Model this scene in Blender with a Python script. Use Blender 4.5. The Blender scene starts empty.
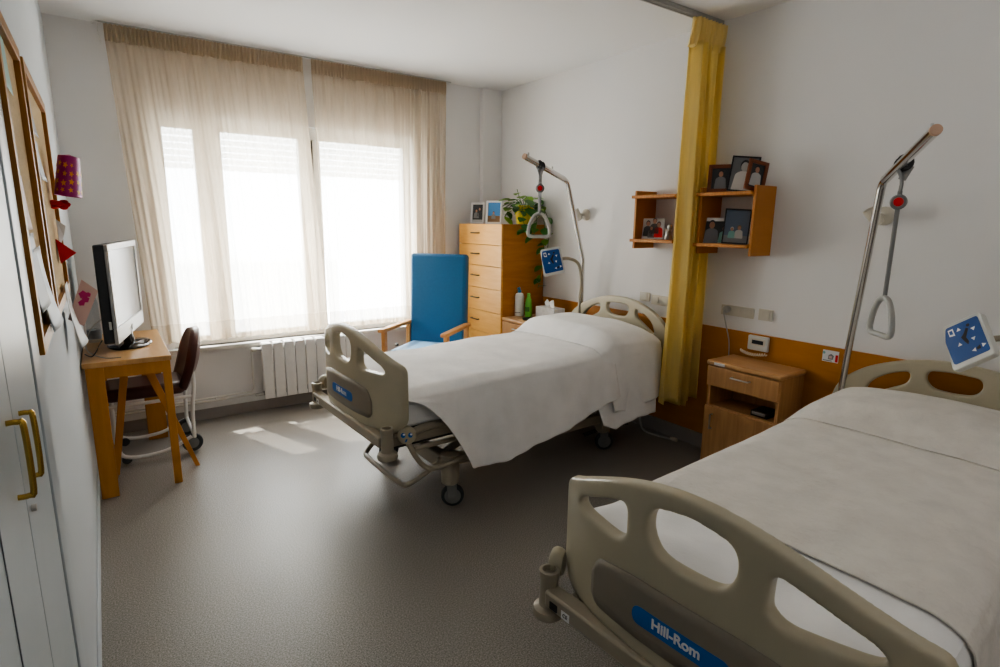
import bpy, bmesh, math, random
from mathutils import Vector, Matrix, noise
random.seed(7)
SC = bpy.context.scene
COL = SC.collection
PI = math.pi

# ------------------------------------------------------------------ materials
def new_mat(name):
    m = bpy.data.materials.new(name); m.use_nodes = True
    nt = m.node_tree
    b = nt.nodes.get('Principled BSDF')
    return m, nt, b

def coords(nt, scale=(1, 1, 1), kind='Object'):
    tc = nt.nodes.new('ShaderNodeTexCoord'); mp = nt.nodes.new('ShaderNodeMapping')
    mp.inputs['Scale'].default_value = scale
    nt.links.new(tc.outputs[kind], mp.inputs['Vector'])
    return mp.outputs['Vector']

def ramp(nt, fac, stops):
    r = nt.nodes.new('ShaderNodeValToRGB')
    els = r.color_ramp.elements
    while len(els) < len(stops): els.new(0.5)
    for e, (p, c) in zip(els, stops):
        e.position = p; e.color = (*c, 1)
    nt.links.new(fac, r.inputs['Fac'])
    return r.outputs['Color']

def bump(nt, b, h, strength=0.2, dist=0.01):
    bp = nt.nodes.new('ShaderNodeBump'); bp.inputs['Strength'].default_value = strength
    bp.inputs['Distance'].default_value = dist
    nt.links.new(h, bp.inputs['Height']); nt.links.new(bp.outputs['Normal'], b.inputs['Normal'])

def plain(name, col, rough=0.5, metal=0.0, var=0.04, nscale=12, bmp=0.0, spec=0.5, emit=0):
    m, nt, b = new_mat(name)
    n = nt.nodes.new('ShaderNodeTexNoise'); n.inputs['Scale'].default_value = nscale; n.inputs['Detail'].default_value = 4
    nt.links.new(coords(nt), n.inputs['Vector'])
    lo = tuple(max(0, c * (1 - var)) for c in col); hi = tuple(min(1, c * (1 + var)) for c in col)
    nt.links.new(ramp(nt, n.outputs['Fac'], [(0.3, lo), (0.7, hi)]), b.inputs['Base Color'])
    b.inputs['Roughness'].default_value = rough; b.inputs['Metallic'].default_value = metal
    b.inputs['Specular IOR Level'].default_value = spec
    if emit:
        b.inputs['Emission Color'].default_value = (*col, 1); b.inputs['Emission Strength'].default_value = emit
    if bmp: bump(nt, b, n.outputs['Fac'], bmp, 0.004)
    return m

def wood(name, c1, c2, scale=(3, 3, 30), rough=0.45, spec=0.4):
    m, nt, b = new_mat(name)
    v = coords(nt, scale)
    n = nt.nodes.new('ShaderNodeTexNoise'); n.inputs['Scale'].default_value = 1.6; n.inputs['Detail'].default_value = 6
    n.inputs['Distortion'].default_value = 0.6
    nt.links.new(v, n.inputs['Vector'])
    nt.links.new(ramp(nt, n.outputs['Fac'], [(0.3, c1), (0.7, c2)]), b.inputs['Base Color'])
    b.inputs['Roughness'].default_value = rough; b.inputs['Specular IOR Level'].default_value = spec
    bump(nt, b, n.outputs['Fac'], 0.05, 0.002)
    return m

def fabric(name, col, rough=0.9, weave=260, wr=0.25, wscale=7, var=0.05, sheen=0.2):
    m, nt, b = new_mat(name)
    v = coords(nt)
    n = nt.nodes.new('ShaderNodeTexNoise'); n.inputs['Scale'].default_value = wscale; n.inputs['Detail'].default_value = 5
    nt.links.new(v, n.inputs['Vector'])
    w = nt.nodes.new('ShaderNodeTexNoise'); w.inputs['Scale'].default_value = weave; w.inputs['Detail'].default_value = 1
    nt.links.new(v, w.inputs['Vector'])
    mx = nt.nodes.new('ShaderNodeMath'); mx.operation = 'MULTIPLY_ADD'; mx.inputs[1].default_value = 0.12
    nt.links.new(w.outputs['Fac'], mx.inputs[0]); nt.links.new(n.outputs['Fac'], mx.inputs[2])
    lo = tuple(c * (1 - var) for c in col); hi = tuple(min(1, c * (1 + var)) for c in col)
    nt.links.new(ramp(nt, mx.outputs[0], [(0.35, lo), (0.7, hi)]), b.inputs['Base Color'])
    b.inputs['Roughness'].default_value = rough
    b.inputs['Sheen Weight'].default_value = sheen
    b.inputs['Specular IOR Level'].default_value = 0.2
    bump(nt, b, mx.outputs[0], wr, 0.02)
    return m

def sheer(name, col, alpha, trans=0.5):
    m, nt, b = new_mat(name)
    nt.nodes.remove(b)
    out = nt.nodes.get('Material Output')
    n = nt.nodes.new('ShaderNodeTexNoise'); n.inputs['Scale'].default_value = 40
    nt.links.new(coords(nt, (1, 1, 0.08)), n.inputs['Vector'])
    c = ramp(nt, n.outputs['Fac'], [(0.3, tuple(x * 0.9 for x in col)), (0.7, col)])
    d = nt.nodes.new('ShaderNodeBsdfDiffuse'); t = nt.nodes.new('ShaderNodeBsdfTranslucent'); tr = nt.nodes.new('ShaderNodeBsdfTransparent')
    nt.links.new(c, d.inputs['Color']); nt.links.new(c, t.inputs['Color'])
    a = nt.nodes.new('ShaderNodeMixShader'); a.inputs[0].default_value = trans
    nt.links.new(d.outputs[0], a.inputs[1]); nt.links.new(t.outputs[0], a.inputs[2])
    e = nt.nodes.new('ShaderNodeMixShader'); e.inputs[0].default_value = 1 - alpha
    nt.links.new(a.outputs[0], e.inputs[1]); nt.links.new(tr.outputs[0], e.inputs[2])
    nt.links.new(e.outputs[0], out.inputs['Surface'])
    return m

def glass_pane(name, tint=(0.95, 0.97, 0.98), gl=0.08):
    m, nt, b = new_mat(name); nt.nodes.remove(b)
    out = nt.nodes.get('Material Output')
    tr = nt.nodes.new('ShaderNodeBsdfTransparent'); tr.inputs[0].default_value = (*tint, 1)
    g = nt.nodes.new('ShaderNodeBsdfGlossy'); g.inputs['Roughness'].default_value = 0.02
    mx = nt.nodes.new('ShaderNodeMixShader')
    mx.inputs[0].default_value = gl
    nt.links.new(tr.outputs[0], mx.inputs[1]); nt.links.new(g.outputs[0], mx.inputs[2])
    nt.links.new(mx.outputs[0], out.inputs['Surface'])
    return m

def wall_mat(name, col, rough=0.85):
    m, nt, b = new_mat(name)
    v = coords(nt)
    n = nt.nodes.new('ShaderNodeTexNoise'); n.inputs['Scale'].default_value = 1.3; n.inputs['Detail'].default_value = 3
    nt.links.new(v, n.inputs['Vector'])
    f = nt.nodes.new('ShaderNodeTexNoise'); f.inputs['Scale'].default_value = 90; f.inputs['Detail'].default_value = 3
    nt.links.new(v, f.inputs['Vector'])
    nt.links.new(ramp(nt, n.outputs['Fac'], [(0.3, tuple(c * 0.975 for c in col)), (0.7, col)]), b.inputs['Base Color'])
    b.inputs['Roughness'].default_value = rough; b.inputs['Specular IOR Level'].default_value = 0.25
    bump(nt, b, f.outputs['Fac'], 0.06, 0.003)
    return m

def floor_mat():
    m, nt, b = new_mat('speckled_vinyl_floor')
    v = coords(nt)
    s = nt.nodes.new('ShaderNodeTexNoise'); s.inputs['Scale'].default_value = 190; s.inputs['Detail'].default_value = 3
    nt.links.new(v, s.inputs['Vector'])
    vo = nt.nodes.new('ShaderNodeTexVoronoi'); vo.inputs['Scale'].default_value = 110
    nt.links.new(v, vo.inputs['Vector'])
    c1 = ramp(nt, s.outputs['Fac'], [(0.33, (0.13, 0.115, 0.10)), (0.5, (0.25, 0.23, 0.205)), (0.68, (0.38, 0.355, 0.33))])
    c2 = ramp(nt, vo.outputs['Distance'], [(0.0, (0.45, 0.43, 0.42)), (0.22, (1, 1, 1))])
    mx = nt.nodes.new('ShaderNodeMix'); mx.data_type = 'RGBA'; mx.blend_type = 'MULTIPLY'; mx.inputs['Factor'].default_value = 0.6
    nt.links.new(c1, mx.inputs['A']); nt.links.new(c2, mx.inputs['B'])
    nt.links.new(mx.outputs['Result'], b.inputs['Base Color'])
    n = nt.nodes.new('ShaderNodeTexNoise'); n.inputs['Scale'].default_value = 2.5; n.inputs['Detail'].default_value = 4
    nt.links.new(v, n.inputs['Vector'])
    r = nt.nodes.new('ShaderNodeMapRange'); r.inputs['To Min'].default_value = 0.33; r.inputs['To Max'].default_value = 0.44
    nt.links.new(n.outputs['Fac'], r.inputs['Value']); nt.links.new(r.outputs[0], b.inputs['Roughness'])
    b.inputs['Specular IOR Level'].default_value = 0.6
    bump(nt, b, s.outputs['Fac'], 0.015, 0.001)
    return m

M = {}
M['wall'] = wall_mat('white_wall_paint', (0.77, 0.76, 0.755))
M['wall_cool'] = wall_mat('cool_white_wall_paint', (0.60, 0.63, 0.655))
M['ceil'] = wall_mat('white_ceiling_paint', (0.82, 0.815, 0.81))
M['floor'] = floor_mat()
M['skirt'] = plain('grey_skirting_vinyl', (0.30, 0.275, 0.26), 0.5)
M['ledge'] = plain('white_gloss_ledge', (0.75, 0.74, 0.72), 0.4)
M['pvc'] = plain('white_window_pvc', (0.8, 0.8, 0.78), 0.35)
M['sill'] = plain('pale_stone_sill', (0.7, 0.68, 0.65), 0.35)
M['slat'] = sheer('pale_shutter_slat', (0.85, 0.84, 0.8), 0.75, 0.7)
M['glass'] = glass_pane('window_glass')
M['door'] = plain('pale_blue_grey_lacquer', (0.42, 0.475, 0.51), 0.3, var=0.02)
M['door_gap'] = plain('dark_groove', (0.16, 0.18, 0.2), 0.6)
M['brass'] = plain('brass', (0.55, 0.36, 0.09), 0.25, 1.0)
M['wood_orange'] = wood('honey_wood', (0.40, 0.155, 0.028), (0.50, 0.205, 0.04), (2, 2, 14))
M['dado'] = wood('dado_wood', (0.42, 0.165, 0.02), (0.50, 0.205, 0.03), (2, 2, 10), 0.4)
M['wood_shelf'] = wood('shelf_wood', (0.42, 0.16, 0.03), (0.56, 0.24, 0.055), (2, 30, 2))
M['wood_light'] = wood('light_beech', (0.60, 0.335, 0.135), (0.70, 0.42, 0.19), (2, 3, 22), 0.4)
M['wood_night'] = wood('nightstand_beech', (0.43, 0.225, 0.09), (0.55, 0.31, 0.135), (26, 26, 2.2), 0.38)
M['wood_ntop'] = wood('nightstand_top', (0.48, 0.26, 0.11), (0.58, 0.33, 0.15), (22, 2, 2), 0.3)
M['wood_drawer'] = wood('dresser_front', (0.72, 0.37, 0.095), (0.80, 0.45, 0.14), (3, 3, 24), 0.4)
M['wood_arm'] = wood('armchair_beech', (0.52, 0.25, 0.09), (0.62, 0.33, 0.13), (12, 12, 12), 0.4)
M['wood_desk'] = wood('desk_leg_wood', (0.50, 0.215, 0.035), (0.60, 0.275, 0.055), (14, 14, 2), 0.4)
M['wood_desktop'] = wood('desk_top_wood', (0.52, 0.29, 0.11), (0.62, 0.37, 0.16), (20, 2, 2), 0.3)
M['cork'] = plain('cork', (0.50, 0.36, 0.19), 0.95, var=0.12, nscale=120, bmp=0.2)
M['frame_brown'] = wood('board_frame_wood', (0.30, 0.13, 0.02), (0.40, 0.18, 0.03), (14, 14, 2), 0.45)
M['dark_wood'] = wood('cherry_frame', (0.17, 0.045, 0.015), (0.24, 0.07, 0.025), (10, 10, 10), 0.35)
M['black'] = plain('black_plastic', (0.012, 0.012, 0.013), 0.3)
M['black_gloss'] = plain('black_gloss', (0.008, 0.008, 0.009), 0.06)
M['silver'] = plain('silver_plastic', (0.36, 0.355, 0.345), 0.38, 0.75)
M['screen'] = plain('tv_screen', (0.13, 0.125, 0.11), 0.2, spec=0.5)
M['chrome'] = plain('chrome', (0.62, 0.61, 0.6), 0.12, 1.0)
M['steel'] = plain('brushed_steel', (0.55, 0.53, 0.5), 0.35, 1.0)
M['dark_steel'] = plain('dark_steel', (0.10, 0.09, 0.08), 0.35, 0.8)
M['bed'] = plain('taupe_bed_plastic', (0.47, 0.425, 0.315), 0.3, var=0.02)
M['bed_plate'] = plain('dark_taupe_plate', (0.27, 0.235, 0.185), 0.4, var=0.02)
M['bed_metal'] = plain('taupe_painted_steel', (0.37, 0.325, 0.25), 0.35, var=0.03)
M['bed_dark'] = plain('dark_mechanism', (0.05, 0.047, 0.043), 0.6)
M['blue_logo'] = plain('logo_blue', (0.004, 0.14, 0.50), 0.4)
M['white_ink'] = plain('white_ink', (0.85, 0.85, 0.85), 0.5)
M['black_ink'] = plain('black_ink', (0.01, 0.01, 0.015), 0.5)
M['ctrl_blue'] = plain('keypad_blue', (0.003, 0.075, 0.31), 0.35)
M['ctrl_grey'] = plain('keypad_grey', (0.62, 0.63, 0.6), 0.4)
M['tyre'] = plain('grey_rubber', (0.045, 0.05, 0.055), 0.6)
M['hub'] = plain('hub_grey', (0.22, 0.225, 0.22), 0.4)
M['grip'] = plain('grip_grey', (0.42, 0.42, 0.4), 0.45)
M['strap'] = plain('grey_strap', (0.24, 0.24, 0.24), 0.7)
M['red'] = plain('red_button', (0.62, 0.01, 0.01), 0.35)
M['cap'] = plain('tan_end_cap', (0.5, 0.33, 0.24), 0.5)
M['sheet'] = fabric('white_cotton_sheet', (0.85, 0.845, 0.84))
M['blanket2'] = fabric('white_waffle_blanket', (0.84, 0.825, 0.815), wr=0.3, weave=200)
M['blanket1'] = fabric('cream_textured_bedspread', (0.72, 0.685, 0.63), wr=0.75, weave=95, wscale=11, var=0.06)
M['mattress'] = fabric('mattress_cover', (0.66, 0.64, 0.62))
M['blue_vinyl'] = plain('blue_upholstery', (0.018, 0.13, 0.29), 0.5, bmp=0.08, nscale=60)
M['blue_pale'] = plain('pale_blue_seat', (0.20, 0.36, 0.55), 0.5)
M['maroon'] = plain('maroon_vinyl', (0.085, 0.024, 0.02), 0.32, var=0.1)
M['maroon_dark'] = plain('dark_maroon_vinyl', (0.03, 0.011, 0.012), 0.4)
M['white_paint'] = plain('white_enamel', (0.76, 0.75, 0.73), 0.3)
M['pipe'] = plain('pipe_enamel', (0.68, 0.66, 0.62), 0.35)
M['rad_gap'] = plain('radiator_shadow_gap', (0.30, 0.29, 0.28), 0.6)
M['white_plastic'] = plain('ivory_plastic', (0.60, 0.565, 0.485), 0.35)
M['curtain'] = sheer('beige_voile', (0.74, 0.615, 0.47), 0.62, 0.6)
M['curtain_head'] = sheer('beige_header_tape', (0.60, 0.49, 0.36), 0.93, 0.3)
M['curtain_hem'] = sheer('beige_hem', (0.74, 0.65, 0.50), 0.35, 0.6)
M['yellow'] = sheer('yellow_curtain', (1.0, 0.88, 0.47), 0.995, 0.68)
M['yellow_head'] = sheer('yellow_header', (1.0, 0.87, 0.48), 0.995, 0.45)
M['alu'] = plain('aluminium', (0.5, 0.5, 0.49), 0.4, 0.8)
M['leaf'] = plain('pothos_leaf', (0.05, 0.17, 0.025), 0.4, var=0.35, nscale=25)
M['leaf_light'] = plain('light_pothos_leaf', (0.20, 0.38, 0.05), 0.4, var=0.2)
M['yellow_pot'] = plain('yellow_ceramic', (0.80, 0.62, 0.03), 0.35)
M['soil'] = plain('soil', (0.03, 0.02, 0.012), 0.95, bmp=0.4)
M['bottle_white'] = plain('white_bottle', (0.78, 0.78, 0.76), 0.3)
M['bottle_green'] = plain('green_bottle', (0.16, 0.5, 0.07), 0.3)
M['cap_blue'] = plain('blue_pump', (0.05, 0.32, 0.6), 0.3)
M['cap_navy'] = plain('navy_cap', (0.02, 0.06, 0.25), 0.35)
M['tissue'] = fabric('tissue_paper', (0.82, 0.82, 0.82), wr=0.1)
M['tissue_box'] = plain('tissue_carton', (0.62, 0.60, 0.58), 0.6, var=0.1, nscale=40)
M['magenta'] = plain('magenta_foil', (0.36, 0.012, 0.19), 0.45)
M['star'] = plain('star_orange', (0.75, 0.30, 0.02), 0.5)
M['red_paper'] = plain('red_paper', (0.65, 0.012, 0.012), 0.6)
M['paper'] = plain('paper_white', (0.72, 0.72, 0.72), 0.7)
M['paper_grey'] = plain('paper_greyblue', (0.30, 0.34, 0.38), 0.5)
M['paper_pink'] = plain('paper_pinkish', (0.62, 0.42, 0.38), 0.6)
M['pink'] = plain('deep_pink_ink', (0.50, 0.02, 0.15), 0.6)
M['skin'] = plain('photo_skin', (0.45, 0.24, 0.16), 0.6)
M['ph_dark'] = plain('photo_dark', (0.035, 0.038, 0.042), 0.5)
M['ph_grey'] = plain('photo_grey', (0.20, 0.21, 0.22), 0.5)
M['ph_light'] = plain('photo_light', (0.52, 0.52, 0.5), 0.5)
M['ph_white'] = plain('photo_white', (0.75, 0.75, 0.73), 0.5)
M['ph_sky'] = plain('photo_sky', (0.07, 0.25, 0.55), 0.5)
M['ph_ground'] = plain('photo_ground', (0.22, 0.13, 0.06), 0.5)
M['ph_teal'] = plain('photo_teal', (0.20, 0.42, 0.38), 0.5)
M['ph_blue'] = plain('photo_steel_blue', (0.10, 0.14, 0.21), 0.5)
M['water'] = glass_pane('clear_bottle_plastic', (0.86, 0.90, 0.93))
M['lcd'] = plain('lcd_dark', (0.03, 0.035, 0.04), 0.2)
M['ext_wall'] = plain('pale_render', (0.8, 0.78, 0.74), 0.9)  # one even pale colour for the building outside
M['cream_cord'] = plain('cream_cord', (0.62, 0.55, 0.42), 0.5)

# ------------------------------------------------------------------ mesh builder
class MB:
    def __init__(s):
        s.v = []; s.f = []; s.m = []; s.mats = []
    def mi(s, m):
        if m not in s.mats: s.mats.append(m)
        return s.mats.index(m)
    def add(s, vs, fs, m):
        o = len(s.v); i = s.mi(m)
        s.v += [tuple(v) for v in vs]
        for f in fs: s.f.append([o + k for k in f]); s.m.append(i)
        return s
    def box(s, x0, x1, y0, y1, z0, z1, m, M4=None):
        vs = [Vector((x, y, z)) for z in (z0, z1) for y in (y0, y1) for x in (x0, x1)]
        if M4 is not None: vs = [M4 @ v for v in vs]
        return s.add(vs, [(0, 2, 3, 1), (4, 5, 7, 6), (0, 1, 5, 4), (2, 6, 7, 3), (0, 4, 6, 2), (1, 3, 7, 5)], m)
    def tube(s, pts, r, m, n=12, smooth=0, cap=True, flat=None):
        pts = [Vector(p) for p in pts]
        if smooth: pts = spline(pts, smooth)
        rs = r if isinstance(r, (list, tuple)) else [r] * len(pts)
        if len(rs) != len(pts): rs = [rs[0] + (rs[-1] - rs[0]) * i / (len(pts) - 1) for i in range(len(pts))]
        up = None; vs = []; N = len(pts)
        for i, p in enumerate(pts):
            t = (pts[min(i + 1, N - 1)] - pts[max(i - 1, 0)]).normalized()
            if up is None:
                a = Vector((0, 0, 1)) if abs(t.z) < 0.9 else Vector((1, 0, 0))
                up = (a - t * a.dot(t)).normalized()
            else:
                up = (up - t * up.dot(t)).normalized()
            sd = t.cross(up)
            k = flat if flat else 1
            for j in range(n):
                a = 2 * PI * j / n
                vs.append(p + up * math.cos(a) * rs[i] * k + sd * math.sin(a) * rs[i])
        fs = []
        for i in range(N - 1):
            for j in range(n):
                fs.append((i * n + j, i * n + (j + 1) % n, (i + 1) * n + (j + 1) % n, (i + 1) * n + j))
        if cap:
            fs.append(tuple(range(n))[::-1]); fs.append(tuple((N - 1) * n + j for j in range(n)))
        return s.add(vs, fs, m)
    def lathe(s, prof, m, o=(0, 0, 0), n=24, M4=None, sx=1, sy=1):
        vs = []; o = Vector(o)
        for r, z in prof:
            for j in range(n):
                a = 2 * PI * j / n
                v = Vector((r * math.cos(a) * sx, r * math.sin(a) * sy, z))
                if M4 is not None: v = M4 @ v
                vs.append(v + o)
        fs = []
        for i in range(len(prof) - 1):
            for j in range(n):
                fs.append((i * n + j, i * n + (j + 1) % n, (i + 1) * n + (j + 1) % n, (i + 1) * n + j))
        fs.append(tuple(range(n))[::-1]); fs.append(tuple((len(prof) - 1) * n + j for j in range(n)))
        return s.add(vs, fs, m)
    def prism(s, poly, h0, h1, m, M4):
        # poly in local xy, extruded along local z from h0 to h1, mapped by M4
        n = len(poly)
        vs = [M4 @ Vector((x, y, h0)) for x, y in poly] + [M4 @ Vector((x, y, h1)) for x, y in poly]
        fs = [tuple(range(n))[::-1], tuple(range(n, 2 * n))]
        fs += [(i, (i + 1) % n, n + (i + 1) % n, n + i) for i in range(n)]
        return s.add(vs, fs, m)
    def grid(s, fn, nu, nv, m, closed=False):
        vs = [fn(i / (nu - 1), j / (nv - 1)) for j in range(nv) for i in range(nu)]
        fs = [(j * nu + i, j * nu + i + 1, (j + 1) * nu + i + 1, (j + 1) * nu + i) for j in range(nv - 1) for i in range(nu - 1)]
        return s.add(vs, fs, m)
    def build(s, name, parent=None, bevel=0.0, seg=2, smooth=True, loc=None, solid=0.0, sub=0):
        me = bpy.data.meshes.new(name)
        o0 = Vector(loc) if loc is not None else Vector((0, 0, 0))
        me.from_pydata([Vector(v) - o0 for v in s.v], [], s.f)
        for m in s.mats: me.materials.append(m)
        for p, i in zip(me.polygons, s.m): p.material_index = i
        me.update()
        bm = bmesh.new(); bm.from_mesh(me); bmesh.ops.recalc_face_normals(bm, faces=bm.faces); bm.to_mesh(me); bm.free()
        if smooth:
            for p in me.polygons: p.use_smooth = True
            me.set_sharp_from_angle(angle=math.radians(38))
        o = bpy.data.objects.new(name, me); COL.objects.link(o)
        o.location = o0
        if parent is not None: o.parent = parent
        if solid:
            q = o.modifiers.new('solid', 'SOLIDIFY'); q.thickness = solid; q.offset = 0
        if sub:
            q = o.modifiers.new('sub', 'SUBSURF'); q.levels = sub; q.render_levels = sub
        if bevel:
            q = o.modifiers.new('bev', 'BEVEL'); q.width = bevel; q.segments = seg; q.limit_method = 'ANGLE'
            q.angle_limit = math.radians(40); q.harden_normals = False
        return o

def spline(pts, k):
    out = []; N = len(pts)
    for i in range(N - 1):
        p0 = pts[max(i - 1, 0)]; p1 = pts[i]; p2 = pts[i + 1]; p3 = pts[min(i + 2, N - 1)]
        for j in range(k):
            t = j / k
            out.append(0.5 * ((2 * p1) + (p2 - p0) * t + (2 * p0 - 5 * p1 + 4 * p2 - p3) * t * t + (3 * p1 - p0 - 3 * p2 + p3) * t ** 3))
    out.append(pts[-1]); return out

def tag(o, label, cat, group=None, kind=None):
    o['label'] = label; o['category'] = cat
    if group: o['group'] = group
    if kind: o['kind'] = kind
    return o
def thing(name, label, cat, loc=(0, 0, 0), rz=0, group=None):
    o = bpy.data.objects.new(name, None); COL.objects.link(o); o.empty_display_size = 0.05
    o.location = loc; o.rotation_euler = (0, 0, rz)
    return tag(o, label, cat, group)
def struct(o, label=None, cat=None):
    o['kind'] = 'structure'
    if label: o['label'] = label
    if cat: o['category'] = cat
    return o
def BX(name, x0, x1, y0, y1, z0, z1, m, parent=None, bevel=0.003, seg=2):
    return MB().box(x0, x1, y0, y1, z0, z1, m).build(name, parent, bevel, seg)
def frame_m4(o, xa, ya):
    xa = Vector(xa).normalized(); ya = Vector(ya); ya = (ya - xa * ya.dot(xa)).normalized(); za = xa.cross(ya)
    m = Matrix.Identity(4)
    for i in range(3): m[i][0] = xa[i]; m[i][1] = ya[i]; m[i][2] = za[i]; m[i][3] = o[i]
    return m
def text_obj(s, size, m, m4, parent, name='lettering', depth=0.0006, bold=0.0):
    cu = bpy.data.curves.new(name, 'FONT'); cu.body = s; cu.size = size; cu.align_x = 'CENTER'; cu.align_y = 'CENTER'
    cu.extrude = depth; cu.offset = bold
    t = bpy.data.objects.new(name, cu); COL.objects.link(t)
    dg = bpy.context.evaluated_depsgraph_get(); dg.update()
    me = bpy.data.meshes.new_from_object(t.evaluated_get(dg))
    bpy.data.objects.remove(t)
    me.transform(m4); me.materials.clear(); me.materials.append(m)
    o = bpy.data.objects.new(name, me); COL.objects.link(o)
    if parent is not None: o.parent = parent
    return o

# ------------------------------------------------------------------ room
XL, XR, YB, YF, ZC = -0.15, 3.25, 4.66, -1.6, 2.72
struct(BX('floor', XL - 0.2, XR + 0.2, YF - 0.2, YB + 0.3, -0.1, 0, M['floor'], bevel=0), 'speckled grey vinyl floor with a soft sheen', 'floor')
struct(BX('ceiling', XL - 0.2, XR + 0.2, YF - 0.2, YB + 0.3, ZC, ZC + 0.1, M['ceil'], bevel=0), 'plain white ceiling', 'ceiling')
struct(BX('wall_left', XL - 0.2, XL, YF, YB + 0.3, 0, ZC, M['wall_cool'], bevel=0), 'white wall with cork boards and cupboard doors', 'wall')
struct(BX('wall_right', XR, XR + 0.2, YF, YB + 0.3, 0, ZC, M['wall'], bevel=0), 'white wall behind the headboards', 'wall')
struct(BX('wall_front', XL, XR, YF - 0.2, YF, 0, ZC, M['wall'], bevel=0), 'white wall behind the camera', 'wall')
WX0, WX1, WZ0, WZ1 = 0.37, 2.33, 0.56, 2.22
w = MB(); Y2 = YB + 0.3
w.box(XL, WX0, YB, Y2, 0, ZC, M['wall']); w.box(WX1, XR, YB, Y2, 0, ZC, M['wall'])
w.box(WX0, WX1, YB, Y2, 0, WZ0, M['wall']); w.box(WX0, WX1, YB, Y2, WZ1, ZC, M['wall'])
struct(w.build('wall_back', smooth=False), 'white wall around the wide window', 'wall')
struct(BX('trim_1', 3.035, XR, YB - 0.055, YB, 0, ZC, M['wall']), 'slim white pilaster in the far corner', 'pilaster')
struct(MB().box(XL, XR, YB - 0.05, YB, 0.085, 0.135, M['ledge']).build('trim_2', bevel=0.004), 'white ledge above the skirting under the window', 'ledge')
struct(BX('baseboard_back', XL, XR, YB - 0.045, YB, 0, 0.085, M['skirt']), 'grey skirting under the window', 'skirting')
struct(BX('baseboard_right', XR - 0.025, XR, YF, YB - 0.05, 0, 0.10, M['skirt']), 'grey skirting under the wooden wall panel', 'skirting')
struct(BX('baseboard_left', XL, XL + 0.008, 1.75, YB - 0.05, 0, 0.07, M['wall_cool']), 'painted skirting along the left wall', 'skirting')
struct(BX('trim_3', XR - 0.016, XR, YF, YB - 0.06, 0.10, 0.848, M['dado'], bevel=0.002), 'orange wooden wall panelling behind the beds', 'wall panel')
# window sill ledge
struct(BX('trim_4', WX0 - 0.05, WX1 + 0.05, YB - 0.045, YB + 0.06, WZ0 - 0.03, WZ0, M['sill']), 'pale stone window sill', 'sill')

# window
win = thing('window_1', 'wide white framed window behind sheer beige curtains', 'window', (0, 0, 0)); win['kind'] = 'structure'
wf = MB(); YA, YBk = YB + 0.07, YB + 0.13
wf.box(WX0, WX1, YA, YBk, WZ0, WZ0 + 0.07, M['pvc']); wf.box(WX0, WX1, YA, YBk, 2.13, WZ1, M['pvc'])
wf.box(WX0, WX0 + 0.06, YA, YBk, WZ0 + 0.07, 2.13, M['pvc']); wf.box(WX1 - 0.06, WX1, YA, YBk, WZ0 + 0.07, 2.13, M['pvc'])
wf.box(0.62, 0.80, YA - 0.01, YBk, WZ0 + 0.07, 2.13, M['pvc'])
wf.box(1.36, 1.46, YA - 0.01, YBk, WZ0 + 0.07, 2.13, M['pvc']); wf.box(1.475, 1.53, YA - 0.01, YBk, WZ0 + 0.07, 2.13, M['pvc'])
wf.build('window_frame', win, 0.004)
struct(MB().box(1.46, 1.475, YA + 0.01, YBk, WZ0 + 0.07, 2.13, M['black']).build('seal', win, 0)); 
for a, b_ in ((WX0 + 0.06, 0.62), (0.80, 1.36), (1.53, WX1 - 0.06)):
    MB().box(a, b_, YB + 0.0995, YB + 0.1005, WZ0 + 0.07, 2.13, M['glass']).build('pane', win, 0)
hd = MB(); hd.box(1.395, 1.415, YA - 0.035, YA - 0.01, 1.30, 1.34, M['white_plastic']); hd.tube([(1.405, YA - 0.035, 1.33), (1.405, YA - 0.045, 1.33), (1.405, YA - 0.045, 1.21)], 0.008, M['white_plastic'])
hd.build('window_handle', win, 0.001)
for a, b_ in ((WX0 + 0.02, 0.70), (0.72, 1.40), (1.50, WX1 - 0.02)):
    sl = MB()
    for k in range(6):
        z = 1.86 + k * 0.046
        sl.box(a, b_, YB + 0.16, YB + 0.168, z + 0.004, z + 0.042, M['slat'])
        x = a + 0.03
        while x < b_ - 0.02:
            x += 0.055
    sl.build('roller_shutter', win, 0.002)

# exterior: a pale building and balcony rail
ext = tag(BX('building', -2.5, 4.5, 13.0, 15.0, -6, 0.6, M['ext_wall'], bevel=0), 'pale building seen faintly through the sheer curtains', 'building')

# ------------------------------------------------------------------ wardrobe doors on left wall
d1 = thing('door_1', 'pale grey-blue cupboard door leaf with brass handle, farther leaf', 'door', (XL, 1.4, 0)); d1['kind'] = 'structure'
d2 = thing('door_2', 'pale grey-blue cupboard door leaf with brass handle, nearer leaf', 'door', (XL, 0.9, 0)); d2['kind'] = 'structure'
def leaf(p, y0, y1, yo):
    m = MB(); m.box(0, 0.006, y0 - yo, y1 - yo, 0.03, 2.1, M['door']).build('leaf', p, 0.002)
leaf(d1, 1.155, 1.50, 1.4); leaf(d2, 0.60, 1.150, 0.9)
struct(MB().box(XL, XL + 0.010, 1.503, 1.64, 0, 2.18, M['door']).box(XL, XL + 0.010, 0.55, 1.64, 2.102, 2.18, M['door']).build('trim_5', bevel=0.004), 'pale grey-blue cupboard door frame', 'door frame')
struct(MB().box(XL, XL + 0.002, 0.5, 1.6, 0, 2.1, M['door_gap']).build('trim_6', bevel=0), 'dark gap around the cupboard doors', 'door gap')
struct(MB().box(XL + 0.0062, XL + 0.0072, 0.90, 0.905, 0.03, 2.1, M['door_gap']).build('trim_7', bevel=0), 'groove in the nearer cupboard door', 'groove')
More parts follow.
